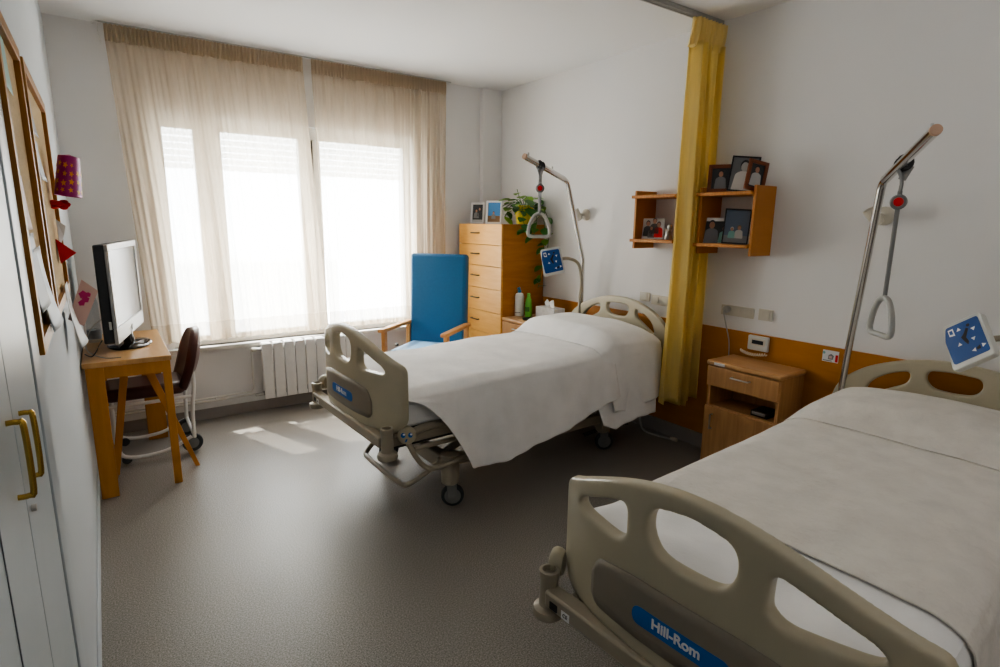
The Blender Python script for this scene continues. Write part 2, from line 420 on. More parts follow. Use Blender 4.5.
def brass(p, y, yo, z0, z1, out):
    b = MB(); b.tube([(0.004, y - yo, z1), (out - 0.006, y - yo, z1), (out, y - yo, z1 - 0.010), (out, y - yo, z0 + 0.010), (out - 0.006, y - yo, z0), (0.004, y - yo, z0)], 0.0045, M['brass'], 12, 4)
    b.build('handle', p)
brass(d1, 1.22, 1.4, 1.055, 1.170, 0.024)
brass(d2, 1.08, 0.9, 1.075, 1.195, 0.026)
MB().lathe([(0.006, 0.003), (0.006, 0.010), (0.002, 0.0105)], M['steel'], (0.004, 1.185 - 1.4, 1.01), 16, Matrix.Rotation(PI / 2, 4, 'Y')).build('lock', d1)

# ------------------------------------------------------------------ curtains
def sheer_panel(name, label, xt0, xt1, xb0, xb1, seed, gathers):
    root = thing(name, label, 'curtain', (xt0, 4.57, 0.6), 0, 'sheer beige window curtains')
    zt, zh, zb = 2.70, 2.605, 0.62
    O = Vector((xt0, 4.57, 0.6))
    def fold(u, t):
        s = seed
        w_ = 0
        for k, (f, a) in enumerate(((7, .014), (13, .011), (23, .007), (37, .005))):
            ph = s * 1.7 + k * 2.1 + 0.5 * math.sin(t * 2 + k)
            w_ += a * math.sin(2 * PI * f * (u + 0.012 * math.sin(3 * t + k + s)) + ph)
        return w_ * (0.55 + 0.6 * (1 - t))
    def pos(u, t):  # t: 0 bottom 1 top
        xa = xb0 + (xt0 - xb0) * t; xb = xb1 + (xt1 - xb1) * t
        uu = u
        for (c, g_) in gathers:  # bunching of cloth
            uu += -g_ * math.exp(-((u - c) / 0.08) ** 2) * (u - c) * 4
        x = xa + (xb - xa) * min(max(uu, 0), 1)
        return Vector((x, 4.57 + fold(u, t) * 0.9, zb + (zh - zb) * t)) - O
    b = MB(); b.grid(lambda u, t: pos(u, t), 320, 28, M['curtain']); b.build('voile', root)
    h = MB()
    def hp(u, t):
        x = xt0 + (xt1 - xt0) * u
        y = 4.57 + 0.012 * math.sin(u * (xt1 - xt0) * 2 * PI / 0.024 + math.sin(u * 40)) * (0.8 + 0.4 * math.sin(t * 3))
        return Vector((x, y - 0.006, zh - 0.01 + (zt - zh + 0.01) * t)) - O
    h.grid(hp, 480, 6, M['curtain_head']); h.build('header_tape', root)
    hm = MB(); hm.grid(lambda u, t: pos(u, t * 0.07) + Vector((0, -0.004, 0.0)), 320, 4, M['curtain_hem']); hm.build('hem', root)
    return root
sheer_panel('sheer_curtain', 'sheer beige gathered curtain beside the cork-board wall, left of the two', 0.155, 1.385, 0.235, 1.485, 1.3, [(0.30, 0.0)])
sheer_panel('sheer_curtain', 'sheer beige gathered curtain next to the tall dresser, right of the two', 1.445, 2.62, 1.50, 2.60, 4.1, [(0.8, 0.0)])
rl = thing('curtain_rail', 'thin grey curtain rail along the ceiling above the window', 'curtain rail', (0.12, 4.57, 2.70))
MB().tube([(0.0, 0, 0.006), (2.55, 0, 0.006)], 0.005, M['alu']).build('rail', rl)
MB().tube([(0, 0, 0.006), (-0.02, 0.03, 0.006), (-0.02, 0.088, 0.006)], 0.004, M['white_paint']).tube([(0.005, -0.005, 0.006), (0.0, -0.01, -0.06), (0.012, -0.01, -0.12)], 0.008, M['white_paint'], flat=0.3).build('bracket', rl)
MB().tube([(2.55, 0, 0.006), (2.56, 0.088, 0.006)], 0.004, M['white_paint']).build('bracket', rl)

# yellow curtain perpendicular to right wall
yc = thing('yellow_curtain', 'long yellow privacy curtain bunched against the wall between the beds', 'curtain', (3.08, 2.27, 0.33))
YO = Vector((3.08, 2.27, 0.33))
def ypos(u, t):
    xa = 2.935 + 0.035 * min(1, t * 2.5); xb = 3.205 + 0.018 * t
    x = xa + (xb - xa) * u + 0.012 * math.sin(14 * u + 2.0 * t)
    a = (0.042 + 0.012 * (1 - t))
    y = 2.27 + a * math.sin(2 * PI * 5.0 * u + 0.6 * math.sin(2.2 * t)) + 0.012 * math.sin(2 * PI * 11 * u + t * 2)
    z = 0.33 + (2.56 - 0.33) * t + (0.02 * math.sin(9 * u) if t < 0.02 else 0)
    return Vector((x, y, z)) - YO
MB().grid(ypos, 200, 40, M['yellow']).build('cloth', yc, solid=0.003)
def yhead(u, t):
    x = 2.94 + (0.295) * u + 0.01 * (t)
    y = 2.27 + 0.022 * math.sin(2 * PI * 9 * u) + 0.005 * math.sin(2 * PI * 30 * u)
    return Vector((x + 0.01 * math.sin(t * 3), y - 0.018 * t, 2.53 + 0.155 * t)) - YO
MB().grid(yhead, 220, 8, M['yellow_head']).build('header_tape', yc, solid=0.004)
tr = MB(); tr.box(-3.3, 0.14, -0.022, 0.022, 0, 0.014, M['alu']); tr.box(-3.3, 0.14, -0.022, -0.014, -0.012, 0, M['alu']); tr.box(-3.3, 0.14, 0.014, 0.022, -0.012, 0, M['alu'])
tr.box(-3.3, 0.14, -0.003, 0.003, -0.010, 0, M['alu'])
o = tr.build('ceiling_track', None, 0.001); o.location = (3.10, 2.28, 2.705)
tag(o, 'aluminium curtain track on the ceiling running to the yellow curtain', 'curtain track')

# ------------------------------------------------------------------ moulded boards for the beds
def round_poly(pts, r, n=6):
    out = []; N = len(pts)
    for i in range(N):
        p = Vector(pts[i]); a = Vector(pts[i - 1]); b = Vector(pts[(i + 1) % N])
        ra = min(r, (a - p).length * 0.48, (b - p).length * 0.48)
        s = p + (a - p).normalized() * ra; e = p + (b - p).normalized() * ra
        for k in range(n + 1):
            t = k / n; out.append((1 - t) ** 2 * s + 2 * t * (1 - t) * p + t * t * e)
    return out
def moulded(name, outline, holes, bow, n_, thick, mat):
    cu = bpy.data.curves.new(name, 'CURVE'); cu.dimensions = '2D'; cu.fill_mode = 'BOTH'
    cu.extrude = thick / 2 - 0.007; cu.bevel_depth = 0.007; cu.bevel_resolution = 2
    for loop in [outline] + holes:
        sp = cu.splines.new('POLY'); sp.points.add(len(loop) - 1); sp.use_cyclic_u = True
        for q, p in zip(sp.points, loop): q.co = (p[0], p[1], 0, 1)
    t = bpy.data.objects.new(name, cu); COL.objects.link(t)
    dg = bpy.context.evaluated_depsgraph_get(); dg.update()
    me = bpy.data.meshes.new_from_object(t.evaluated_get(dg)); bpy.data.objects.remove(t)
    o = bpy.data.objects.new(name, me); COL.objects.link(o)
    r = o.modifiers.new('r', 'REMESH'); r.mode = 'VOXEL'; r.voxel_size = 0.0062
    s = o.modifiers.new('s', 'SMOOTH'); s.iterations = 6; s.factor = 0.6
    dg.update(); me2 = bpy.data.meshes.new_from_object(o.evaluated_get(bpy.context.evaluated_depsgraph_get()))
    bpy.data.objects.remove(o)
    for v in me2.vertices:
        cx, cy, cz = v.co
        v.co = (cz + bow * abs(cx / 0.5) ** n_ , cx, cy)
    me2.materials.clear(); me2.materials.append(mat)
    for p in me2.polygons: p.use_smooth = True; p.material_index = 0
    me2.update()
    me2.name = name
    return me2
def sym(pts): return pts + [(-x, y) for x, y in reversed(pts) if x > 1e-6]
fo = round_poly(sym([(0.0, 0.975), (0.14, 0.958), (0.25, 0.922), (0.35, 0.878), (0.41, 0.848), (0.468, 0.825), (0.468, 0.56), (0.43, 0.505)]), 0.07)
mid = round_poly(sym([(0.0, 0.942), (0.112, 0.922), (0.126, 0.85), (0.09, 0.79), (0.0, 0.782)]), 0.045)
side = round_poly([(0.178, 0.905), (0.27, 0.874), (0.375, 0.826), (0.400, 0.79), (0.36, 0.776), (0.21, 0.774), (0.174, 0.80)], 0.04)
FOOT = moulded('footboard', fo, [mid, side, [(-p[0], p[1]) for p in reversed(side)]], 0.112, 2.8, 0.044, M['bed'])
ho = round_poly(sym([(0.0, 0.972), (0.13, 0.962), (0.26, 0.925), (0.37, 0.875), (0.455, 0.80), (0.487, 0.72), (0.487, 0.55), (0.45, 0.46)]), 0.09)
hmid = round_poly(sym([(0.0, 0.934), (0.102, 0.926), (0.116, 0.88), (0.085, 0.832), (0.0, 0.822)]), 0.04)
hside = round_poly([(0.160, 0.912), (0.25, 0.885), (0.33, 0.830), (0.362, 0.755), (0.34, 0.735), (0.25, 0.79), (0.165, 0.838)], 0.035)
HEAD = moulded('headboard', ho, [hmid, hside, [(-p[0], p[1]) for p in reversed(hside)]], -0.03, 2.5, 0.04, M['bed'])

def xf(x0, y0, z0): return Matrix.Translation((x0, y0, z0))
# plane facing -x : local x -> -Y, local y -> Z
def face_minus_x(x, y, z): return frame_m4((x, y, z), (0, -1, 0), (0, 0, 1))
def caster(bed, x, y, top, ang, dz):
    c = thing('caster', None, None, (x, y, 0)); del c['label']; del c['category']; c.parent = bed; 
    hs = MB(); 
    hs.lathe([(0.030, 0.125), (0.047, 0.14), (0.050, 0.20), (0.050, top), (0.03, top + 0.01)], M['bed_metal'], (0, 0, 0), 20)
    hs.build('housing', c)
    R = Matrix.Rotation(ang, 4, 'Z')
    f = MB()
    for s in (-1, 1):
        f.box(-0.018, 0.035, s * 0.024 - 0.004, s * 0.024 + 0.004, 0.05, 0.14, M['hub'], R)
    f.box(-0.02, 0.035, -0.028, 0.028, 0.118, 0.14, M['hub'], R); f.build('fork', c, 0.003)
    wh = MB(); RR = Matrix.Rotation(PI / 2, 4, 'X')
    wh.lathe([(0.045, -0.017), (0.058, -0.014), (0.062, -0.006), (0.062, 0.006), (0.058, 0.014), (0.045, 0.017)], M['tyre'], (0, 0, 0), 28, R @ Matrix.Translation((0.012, 0, 0.062)) @ RR)
    wh.lathe([(0.014, -0.019), (0.042, -0.0185), (0.044, -0.017), (0.044, 0.017), (0.042, 0.0185), (0.014, 0.019)], M['hub'], (0, 0, 0), 28, R @ Matrix.Translation((0.012, 0, 0.062)) @ RR)
    wh.build('wheel', c)

def bed(label, X0, Y0, rdeg, dz):
    r = math.radians(rdeg)
    b = thing('hospital_bed', label, 'bed', (X0, Y0, 0), r, 'adjustable hospital beds')
    f = bpy.data.objects.new('footboard', FOOT); COL.objects.link(f); f.parent = b; f.location = (0, 0, -dz)
    h = bpy.data.objects.new('headboard', HEAD); COL.objects.link(h); h.parent = b; h.location = (2.125, 0, -dz)
    # plate on footboard
    pts = round_poly([(-0.30, 0.560), (0.30, 0.560), (0.30, 0.630), (0.22, 0.690), (0.0, 0.712), (-0.22, 0.690), (-0.30, 0.630)], 0.05)
    p = MB(); n = len(pts)
    bowx = lambda y: 0.112 * abs(y / 0.5) ** 2.8
    N = 40
    def pl(u, v):
        y = -0.30 + 0.60 * u
        zt = 0.715 - 0.30 * max(0, abs(y) - 0.12) ** 1.6 * 1.5; zt -= 0.05 * max(0, (abs(y) - 0.26) / 0.04) ** 2
        zb = 0.548 + 0.025 * max(0, (abs(y) - 0.27) / 0.03) ** 2
        z = zb + (zt - zb) * v
        return Vector((bowx(y) - 0.0245, y, z - dz))
    p.grid(pl, N, 6, M['bed_plate']); pp = p.build('badge_plate', b, solid=0.003)
    lg = MB()
    lp = round_poly([(-0.138, -0.025), (0.128, -0.025), (0.128, 0.025), (-0.138, 0.025)], 0.024)
    lg.prism(lp, 0, 0.002, M['blue_logo'], face_minus_x(-0.0245, 0, 0.618 - dz)); lo = lg.build('logo', b)
    text_obj('Hill-Rom', 0.037, M['white_ink'], face_minus_x(-0.0272, 0.012, 0.620 - dz), lo, bold=0.0011)
    # foot cross bar with bumpers
    fb = MB(); fb.box(-0.035, 0.02, -0.45, 0.45, 0.452, 0.505, M['bed_metal']); fb.build('foot_bar', b, 0.008).location.z = -dz
    for s in (-1, 1):
        u = MB()
        u.lathe([(0.030, 0.40), (0.046, 0.402), (0.050, 0.415), (0.046, 0.428), (0.030, 0.436), (0.028, 0.52), (0.031, 0.53), (0.031, 0.552), (0.022, 0.554), (0.021, 0.535), (0.0, 0.535)], M['bed_metal'], (0.0, s * 0.465, -dz), 24)
        u.build('bumper_post', b)
        # bumper wheel by head end
        u = MB(); u.lathe([(0.03, 0.46), (0.045, 0.465), (0.045, 0.50), (0.03, 0.505)], M['bed_metal'], (2.14, s * 0.44, -dz), 20); u.build('bumper_post', b)
    st = MB(); m4 = face_minus_x(-0.0355, 0.33, 0.472 - dz); st.prism(round_poly([(-0.02, -0.012), (0.012, -0.012), (0.012, 0.012), (-0.02, 0.012)], 0.003), 0, 0.001, M['black_ink'], face_minus_x(-0.0355, 0.405, 0.472 - dz))
    s1 = st.build('sticker', b)
    st = MB(); st.prism([(-0.016, -0.013), (0.016, -0.013), (0.016, 0.013), (-0.016, 0.013)], 0, 0.001, M['white_ink'], face_minus_x(-0.0355, 0.36, 0.470 - dz)); s2 = st.build('sticker', b)
    text_obj('CE', 0.016, M['black_ink'], face_minus_x(-0.0370, 0.36, 0.470 - dz), s2)
    # upper frame
    uf = MB()
    for s in (-1, 1):
        uf.box(0.02, 2.12, s * 0.40 - 0.02, s * 0.40 + 0.02, 0.43, 0.475, M['bed_metal'])
    for x in (0.10, 0.55, 1.0, 1.5, 2.05): uf.box(x, x + 0.04, -0.40, 0.40, 0.43, 0.47, M['bed_metal'])
    uf.box(0.10, 2.08, -0.36, 0.36, 0.478, 0.505, M['bed_dark']); o = uf.build('upper_frame', b, 0.004); o.location.z = -dz
    lf = MB()
    for s in (-1, 1):
        lf.box(0.34, 1.72, s * 0.355 - 0.022, s * 0.355 + 0.022, 0.215, 0.275, M['bed_metal'])
    lf.box(0.36, 0.42, -0.40, 0.40, 0.20, 0.285, M['bed_metal']); lf.box(1.60, 1.68, -0.38, 0.38, 0.20, 0.30, M['bed_metal'])
    lf.box(1.56, 1.70, -0.40, -0.28, 0.18, 0.32, M['bed_metal']); lf.box(1.56, 1.70, 0.28, 0.40, 0.18, 0.32, M['bed_metal'])
    lf.build('base_frame', b, 0.008)
    la = MB()
    for s in (-1, 1):
        la.tube([(0.42, s * 0.28, 0.26), (0.85, s * 0.28, 0.44 - dz)], 0.022, M['bed_metal'])
        la.tube([(1.60, s * 0.28, 0.26), (1.20, s * 0.28, 0.44 - dz)], 0.022, M['bed_metal'])
    la.tube([(0.85, -0.28, 0.44 - dz), (0.85, 0.28, 0.44 - dz)], 0.018, M['bed_metal']); la.tube([(1.2, -0.28, 0.44 - dz), (1.2, 0.28, 0.44 - dz)], 0.018, M['bed_metal'])
    la.box(0.5, 1.5, -0.06, 0.06, 0.27, 0.37, M['bed_dark']); la.build('lifting_arms', b, 0.003)
    # pedal bar
    pb = MB(); pb.tube([(0.38, 0.22, 0.27), (0.26, 0.225, 0.21), (0.18, 0.20, 0.155), (0.165, 0.12, 0.15), (0.16, 0.0, 0.15), (0.16, -0.22, 0.15), (0.175, -0.31, 0.155), (0.24, -0.35, 0.20), (0.36, -0.36, 0.26)], 0.014, M['bed_metal'], 12, 6)
    pb.build('brake_pedal_bar', b)
    for s in (-1, 1):
        sb = MB(); sb.tube([(0.10, s * 0.45, 0.49 - dz), (0.16, s * 0.455, 0.36 - dz * 0.5), (0.24, s * 0.455, 0.285 - dz * 0.5), (0.40, s * 0.45, 0.285 - dz * 0.5), (0.75, s * 0.445, 0.31 - dz * 0.5), (1.45, s * 0.43, 0.34 - dz * 0.5)], 0.0135, M['bed_metal'], 12, 6)
        sb.build('side_tube', b)
        kn = MB(); RY = Matrix.Rotation(s * -PI / 2 , 4, 'X') @ Matrix.Rotation(0, 4, 'Z')
        kn.lathe([(0.036, -0.03), (0.044, -0.015), (0.045, 0.0), (0.040, 0.010), (0.03, 0.013), (0.0, 0.013)], M['bed'], (0.105, s * 0.462, 0.492 - dz), 24, Matrix.Rotation(-0.5 * s * -1, 4, 'Z') @ RY)
        kk = kn.build('release_knob', b)
        if s > 0: kk.location = (-0.05, 0.035, 0.05)
        ar = MB(); ar.tube([(0.14, s * 0.44, 0.49 - dz), (0.26, s * 0.42, 0.50 - dz), (0.40, s * 0.40, 0.47 - dz)], 0.020, M['bed_metal'], 12, 4); ar.tube([(0.16, s * 0.43, 0.40 - dz * .7), (0.42, s * 0.40, 0.385 - dz * .7)], 0.012, M['bed_metal'])
        ar.build('release_lever', b)
        if s < 0:
            q = MB(); rot = Matrix.Rotation(-0.5, 4, 'Z')
            base = Vector((0.105, s * 0.462, 0.492 - dz))
            nrm = Vector((-math.sin(0.5), -math.cos(0.5), 0)); 
            m4 = frame_m4(base + nrm * 0.0132, (math.cos(0.5), -math.sin(0.5), 0), (0, 0, 1))
            for sx in (-1, 1):
                q.prism([(sx * 0.017 + 0.011 * math.cos(a / 12 * 2 * PI), 0.006 + 0.013 * math.sin(a / 12 * 2 * PI)) for a in range(12)], 0, 0.001, M['blue_logo'], m4)
            for sx in (-1, 1):
                q.prism([(sx * 0.017 + 0.004 + 0.006 * math.cos(a / 10 * 2 * PI), 0.010 + 0.005 * math.sin(a / 10 * 2 * PI)) for a in range(10)], 0.001, 0.0016, M['white_ink'], m4)
            q.prism([(-0.010, -0.030), (0.000, -0.026), (0.004, -0.012), (-0.006, -0.014)], 0, 0.001, M['blue_logo'], m4)
            q.build('symbol', kk)
    me = MB(); me.box(0.10, 1.0, -0.33, 0.33, 0.375, 0.43, M['bed_dark']); o = me.build('mechanism', b, 0.01); o.location.z = -dz
    for (x, y, t, a) in ((0.40, 0.38, 0.30, -0.3), (0.40, -0.38, 0.30, -0.55), (1.64, -0.33, 0.19, -0.6), (1.64, 0.33, 0.19, -0.2)):
        caster(b, x, y, t, a, dz)
    return b
B2 = (0.988, 2.793, 2.1, 0.0); B1 = (1.046, 0.698, 3.6, 0.085)
bed('taupe hospital bed nearer the window, its right side and casters in view', *B2)
bed('taupe hospital bed in the foreground, its footboard filling the lower right', *B1)
def bm4(B): return Matrix.Translation((B[0], B[1], -B[3])) @ Matrix.Rotation(math.radians(B[2]), 4, 'Z')

# bed linen
def rounded_box_mattress(B, label):
    m = MB(); m.box(0.07, 2.08, -0.43, 0.43, 0.505, 0.672, M['sheet'])
    o = m.build('mattress', None, 0.045, 4); o.matrix_world = bm4(B)
    o.data.transform(Matrix.Identity(4)); tag(o, label, 'mattress', 'mattresses')
rounded_box_mattress(B2, 'white mattress of the bed nearer the window, under its blanket')
rounded_box_mattress(B1, 'pale mattress of the foreground bed, under its bedspread')

def smooth01(t): t = min(max(t, 0), 1); return t * t * (3 - 2 * t)
def drape(name, label, cat, B, mat, x0f, x1f, top, hemL, hemR, half, seed, nu=150, nv=150, flare=0.07, wr=1.0, solid=0.004, group=None, clear=False):
    """cloth over the bed: v in [-1,1]; |v|<=c on top, beyond hangs to the hem"""
    c = 0.52
    def P(u, vv):
        v = -1 + 2 * vv
        s = 1 if v > 0 else -1
        a = abs(v)
        t = max(0, (a - c) / (1 - c))
        xa_ = x0f(s, t)
        if clear: xa_ = max(xa_, 0.035 + 0.112 * (half * min(a / c, 1) / 0.5) ** 2.8)
        x = xa_ + (x1f(s, t) - xa_) * u
        zt = top(x, s * min(a / c, 1))
        nz = noise.noise(Vector((x * 2.4 + seed, v * 2.2, seed))) * 0.012 + noise.noise(Vector((x * 7 + seed, v * 6, 3.1))) * 0.0045
        if a <= c:
            q = a / c
            y = s * half * q
            z = zt - 0.028 * max(0, (q - 0.80) / 0.20) ** 2
            z += nz * wr
        else:
            hz = (hemR if s < 0 else hemL)(x)
            L = (zt - 0.028) - hz
            y = s * (half + 0.012 * smooth01(t * 6) + flare * t ** 1.1)
            ph = 2 * PI * (x / 0.23) + seed * 2 + 1.5 * noise.noise(Vector((x * 2, seed, 0)))
            y += s * (0.009 * math.sin(ph * 0.6) + 0.004 * math.sin(1.7 * ph + 1)) * t * wr
            z = (zt - 0.028) - L * t + nz * wr * (1 - t)
        return Vector((x, y, z))
    m = MB(); m.grid(P, nu, nv, mat)
    o = m.build(name, None, solid=solid)
    o.matrix_world = bm4(B)
    for p in o.data.polygons: p.use_smooth = True
    tag(o, label, cat, group)
    return o
def lerp_tab(tab):
    def f(x):
        if x <= tab[0][0]: return tab[0][1]
        for (a, va), (b, vb) in zip(tab, tab[1:]):
            if x <= b: return va + (vb - va) * smooth01((x - a) / (b - a)) if False else va + (vb - va) * (x - a) / (b - a)
        return tab[-1][1]
    return f
# bed 2
t2 = lerp_tab([(0.0, 0.685), (0.10, 0.69), (0.5, 0.70), (1.0, 0.705), (1.40, 0.715), (1.6, 0.73), (2.1, 0.74)])
def top2(x, q): return t2(x) + 0.010 * (1 - q * q)
hemR2 = lerp_tab([(0.09, 0.62), (0.27, 0.44), (0.45, 0.255), (0.64, 0.245), (1.0, 0.30), (1.30, 0.37), (1.44, 0.42), (1.6, 0.44)])
hemL2 = lerp_tab([(0.0, 0.40), (1.6, 0.40)])
drape('blanket', 'white blanket on the bed nearer the window, hanging down to its frame', 'blanket', B2, M['blanket2'],
      lambda s, t: 0.10 + (0.34 * t if s < 0 else 0.05 * t), lambda s, t: 1.56, top2, hemL2, hemR2, 0.455, 2.0)
# under-sheet below the pillow cover
def pil2(x, q):
    a = smooth01((x - 1.44) / 0.16); b_ = 1 - smooth01((x - 1.92) / 0.14)
    r = (1 - min(1, abs(q)) ** 4)
    return 0.725 + 0.010 * (1 - q * q) + 0.105 * a * (0.35 + 0.65 * b_) * (0.45 + 0.55 * r)
def x0s(s, t): return 1.45 + 0.06 * t
drape('pillow_cover', 'white sheet draped over the pillow of the bed nearer the window', 'sheet', B2, M['sheet'],
      x0s, lambda s, t: 2.04 - 0.07 * t, pil2, lambda x: 0.45, lerp_tab([(1.45, 0.36), (1.62, 0.33), (1.80, 0.345), (2.06, 0.385)]), 0.456, 2.0, 110, 150, 0.06, 1.0)
def pil2b(x, q): return 0.675
o = drape('bed_sheet', 'white under-sheet showing below the blanket of the bed nearer the window', 'sheet', B2, M['sheet'],
      lambda s, t: 1.30 + 0.10 * t, lambda s, t: 2.03 - 0.12 * t, pil2b, lambda x: 0.45, lerp_tab([(1.3, 0.33), (1.52, 0.235), (1.72, 0.275), (1.9, 0.27), (2.06, 0.30)]), 0.437, 9.0, 70, 110, 0.10, 0.7)
# bed 1
t1 = lerp_tab([(0.0, 0.73), (0.2, 0.738), (0.9, 0.742), (1.40, 0.742), (2.1, 0.742)])
def top1(x, q):
    return t1(x) + 0.012 * (1 - q * q)
drape('bedspread', 'cream textured bedspread on the foreground bed', 'bedspread', B1, M['blanket1'],
      lambda s, t: 0.37 + 0.06 * t, lambda s, t: 1.50, top1, lambda x: 0.47, lambda x: 0.50, 0.44, 12.0, 170, 150, 0.03, 0.7)
def top1s(x, q):
    return 0.730 + 0.010 * (1 - q * q) + 0.010 * noise.noise(Vector((x * 5, q * 3.2, 4))) * smooth01((0.34 - x) / 0.1) + 0.02 * smooth01((0.24 - x) / 0.15) * (0.6 + 0.4 * math.sin(q * 7))
drape('bed_sheet', 'rumpled white sheet at the footboard end of the foreground bed', 'sheet', B1, M['sheet'],
      lambda s, t: 0.035 + 0.02 * t, lambda s, t: 0.56, top1s, lambda x: 0.50, lambda x: 0.42, 0.436, 12.0, 90, 160, 0.02, 0.7, clear=True)
def pil1(x, q):
    a = smooth01((x - 1.42) / 0.22); b_ = 1 - smooth01((x - 1.95) / 0.12)
    r = (1 - min(1, abs(q)) ** 4)
    return 0.7455 + 0.012 * (1 - q * q) + 0.078 * a * (0.3 + 0.7 * b_) * (0.30 + 0.70 * r)
drape('pillow_cover', 'cream bedspread fold drawn over the pillow of the foreground bed', 'pillow cover', B1, M['blanket1'],
      lambda s, t: 1.44 + 0.03 * t, lambda s, t: 2.06, pil1, lambda x: 0.50, lambda x: 0.50, 0.442, 12.0, 110, 150, 0.03, 0.7)

# ------------------------------------------------------------------ lifting poles
def lift_pole(label, base, kink, bend, tip, hang, zh, hw, dirx, sw=0.012):
    base, kink, bend, tip, hang = map(Vector, (base, kink, bend, tip, hang))
    t = thing('lifting_pole', label, 'lifting pole', base, 0, 'lifting poles')
    L = lambda p: Vector(p) - base
    d1_ = (bend - kink).normalized(); d2_ = (tip - bend).normalized()
    MB().tube([L(base) + Vector((0, 0, -0.12)), L(kink)] + [L(bend) - d1_ * 0.03, L(bend) - d1_ * 0.01 + d2_ * 0.006, L(bend) + d2_ * 0.03, L(bend) + d2_ * 0.05], 0.0165, M['chrome'], 20).build('pole', t)
    MB().tube([L(bend) + d2_ * 0.04, L(tip)], 0.0195, M['chrome'], 20).build('arm', t)
    MB().tube([L(tip), L(tip) + d2_ * 0.012], [0.0205, 0.0195], M['cap'], 20).build('end_cap', t)
    for k in (0.07, 0.62):
        p = L(tip) - d2_ * ((tip - bend).length * k)
        MB().tube([p + Vector((0, 0, 0.015)), p + Vector((0, 0, 0.04))], 0.0055, M['alu'], 10).build('stop_pin', t)
    h = L(hang); ztop = h.z
    # strap loop round arm
    s = MB()
    pr = d2_.cross(Vector((0, 0, 1))).normalized()
    for off in (-0.014, 0.014):
        c = h + d2_ * off
        s.tube([c + pr * 0.024 * math.cos(a) + Vector((0, 0, 0.025 * math.sin(a))) for a in [i / 16 * 2 * PI for i in range(17)]], 0.010, M['black'], 8, 0, False, 0.35)
    bz = 0.11
    s.tube([h + pr * 0.024 + Vector((0, 0, -0.01)), h + Vector((0, 0, -0.065)), h + Vector((0, 0, -bz))], 0.015, M['strap'], 10, 3, True, 0.4)
    s.tube([h - pr * 0.024 + Vector((0, 0, -0.01)), h + Vector((0, 0, -0.065))], 0.015, M['strap'], 10, 0, True, 0.4)
    zbot = zh - base.z + 0.165
    s.tube([(h.x, h.y, ztop - bz), (h.x, h.y, zbot)], sw, M['strap'], 10, 0, True, 0.5)
    s.build('strap', t)
    vdir = (Vector((0, 0, 1.5)) - hang); vdir.z = 0; vdir.normalize()
    side_ = vdir.cross(Vector((0, 0, 1)))
    m4 = frame_m4((h.x, h.y, ztop - bz - 0.045), side_, (0, 0, 1))
    bt = MB(); bt.lathe([(0.026, -0.020), (0.031, -0.012), (0.031, 0.012), (0.026, 0.022)], M['strap'], (0, 0, 0), 22, m4); ad = bt.build('adjuster', t)
    bt = MB(); bt.lathe([(0.018, 0.020), (0.018, 0.026), (0.012, 0.029)], M['red'], (0, 0, 0), 22, m4 if m4.col[2].xyz.dot(vdir) > 0 else m4 @ Matrix.Rotation(PI, 4, 'Y')); bt.build('button', ad)
    # triangular handle
    a = math.radians(dirx); ax = Vector((math.cos(a), math.sin(a), 0)); ctr = Vector((h.x, h.y, 0))
    zb = zh - base.z
    pr_ = [(0, .162), (.030, .150), (.058, .105), (.074, .045), (.072, .010), (.050, 0), (0, 0), (-.050, 0), (-.072, .010), (-.074, .045), (-.058, .105), (-.030, .150), (0, .162)]
    hb = MB(); hb.tube([ctr + ax * x * hw + Vector((0, 0, zb + z)) for x, z in pr_], 0.0125, M['grip'], 14, 5); hb.build('handle', t)
    return t
lift_pole('chrome lifting pole with short strap and grip over the bed nearer the window', (3.13, 3.29, 0.83), (3.125, 3.29, 1.22), (2.90, 3.252, 1.811), (2.45, 3.19, 1.947), (2.60, 3.205, 1.897), 1.405, 1.05, 150, 0.017)
lift_pole('chrome lifting pole with long strap and grip over the foreground bed', (3.11, 1.285, 0.72), (3.09, 1.268, 0.84), (2.90, 1.141, 1.698), (2.45, 0.82, 1.836), (2.74, 1.008, 1.758), 1.04, 1.0, 52, 0.009)

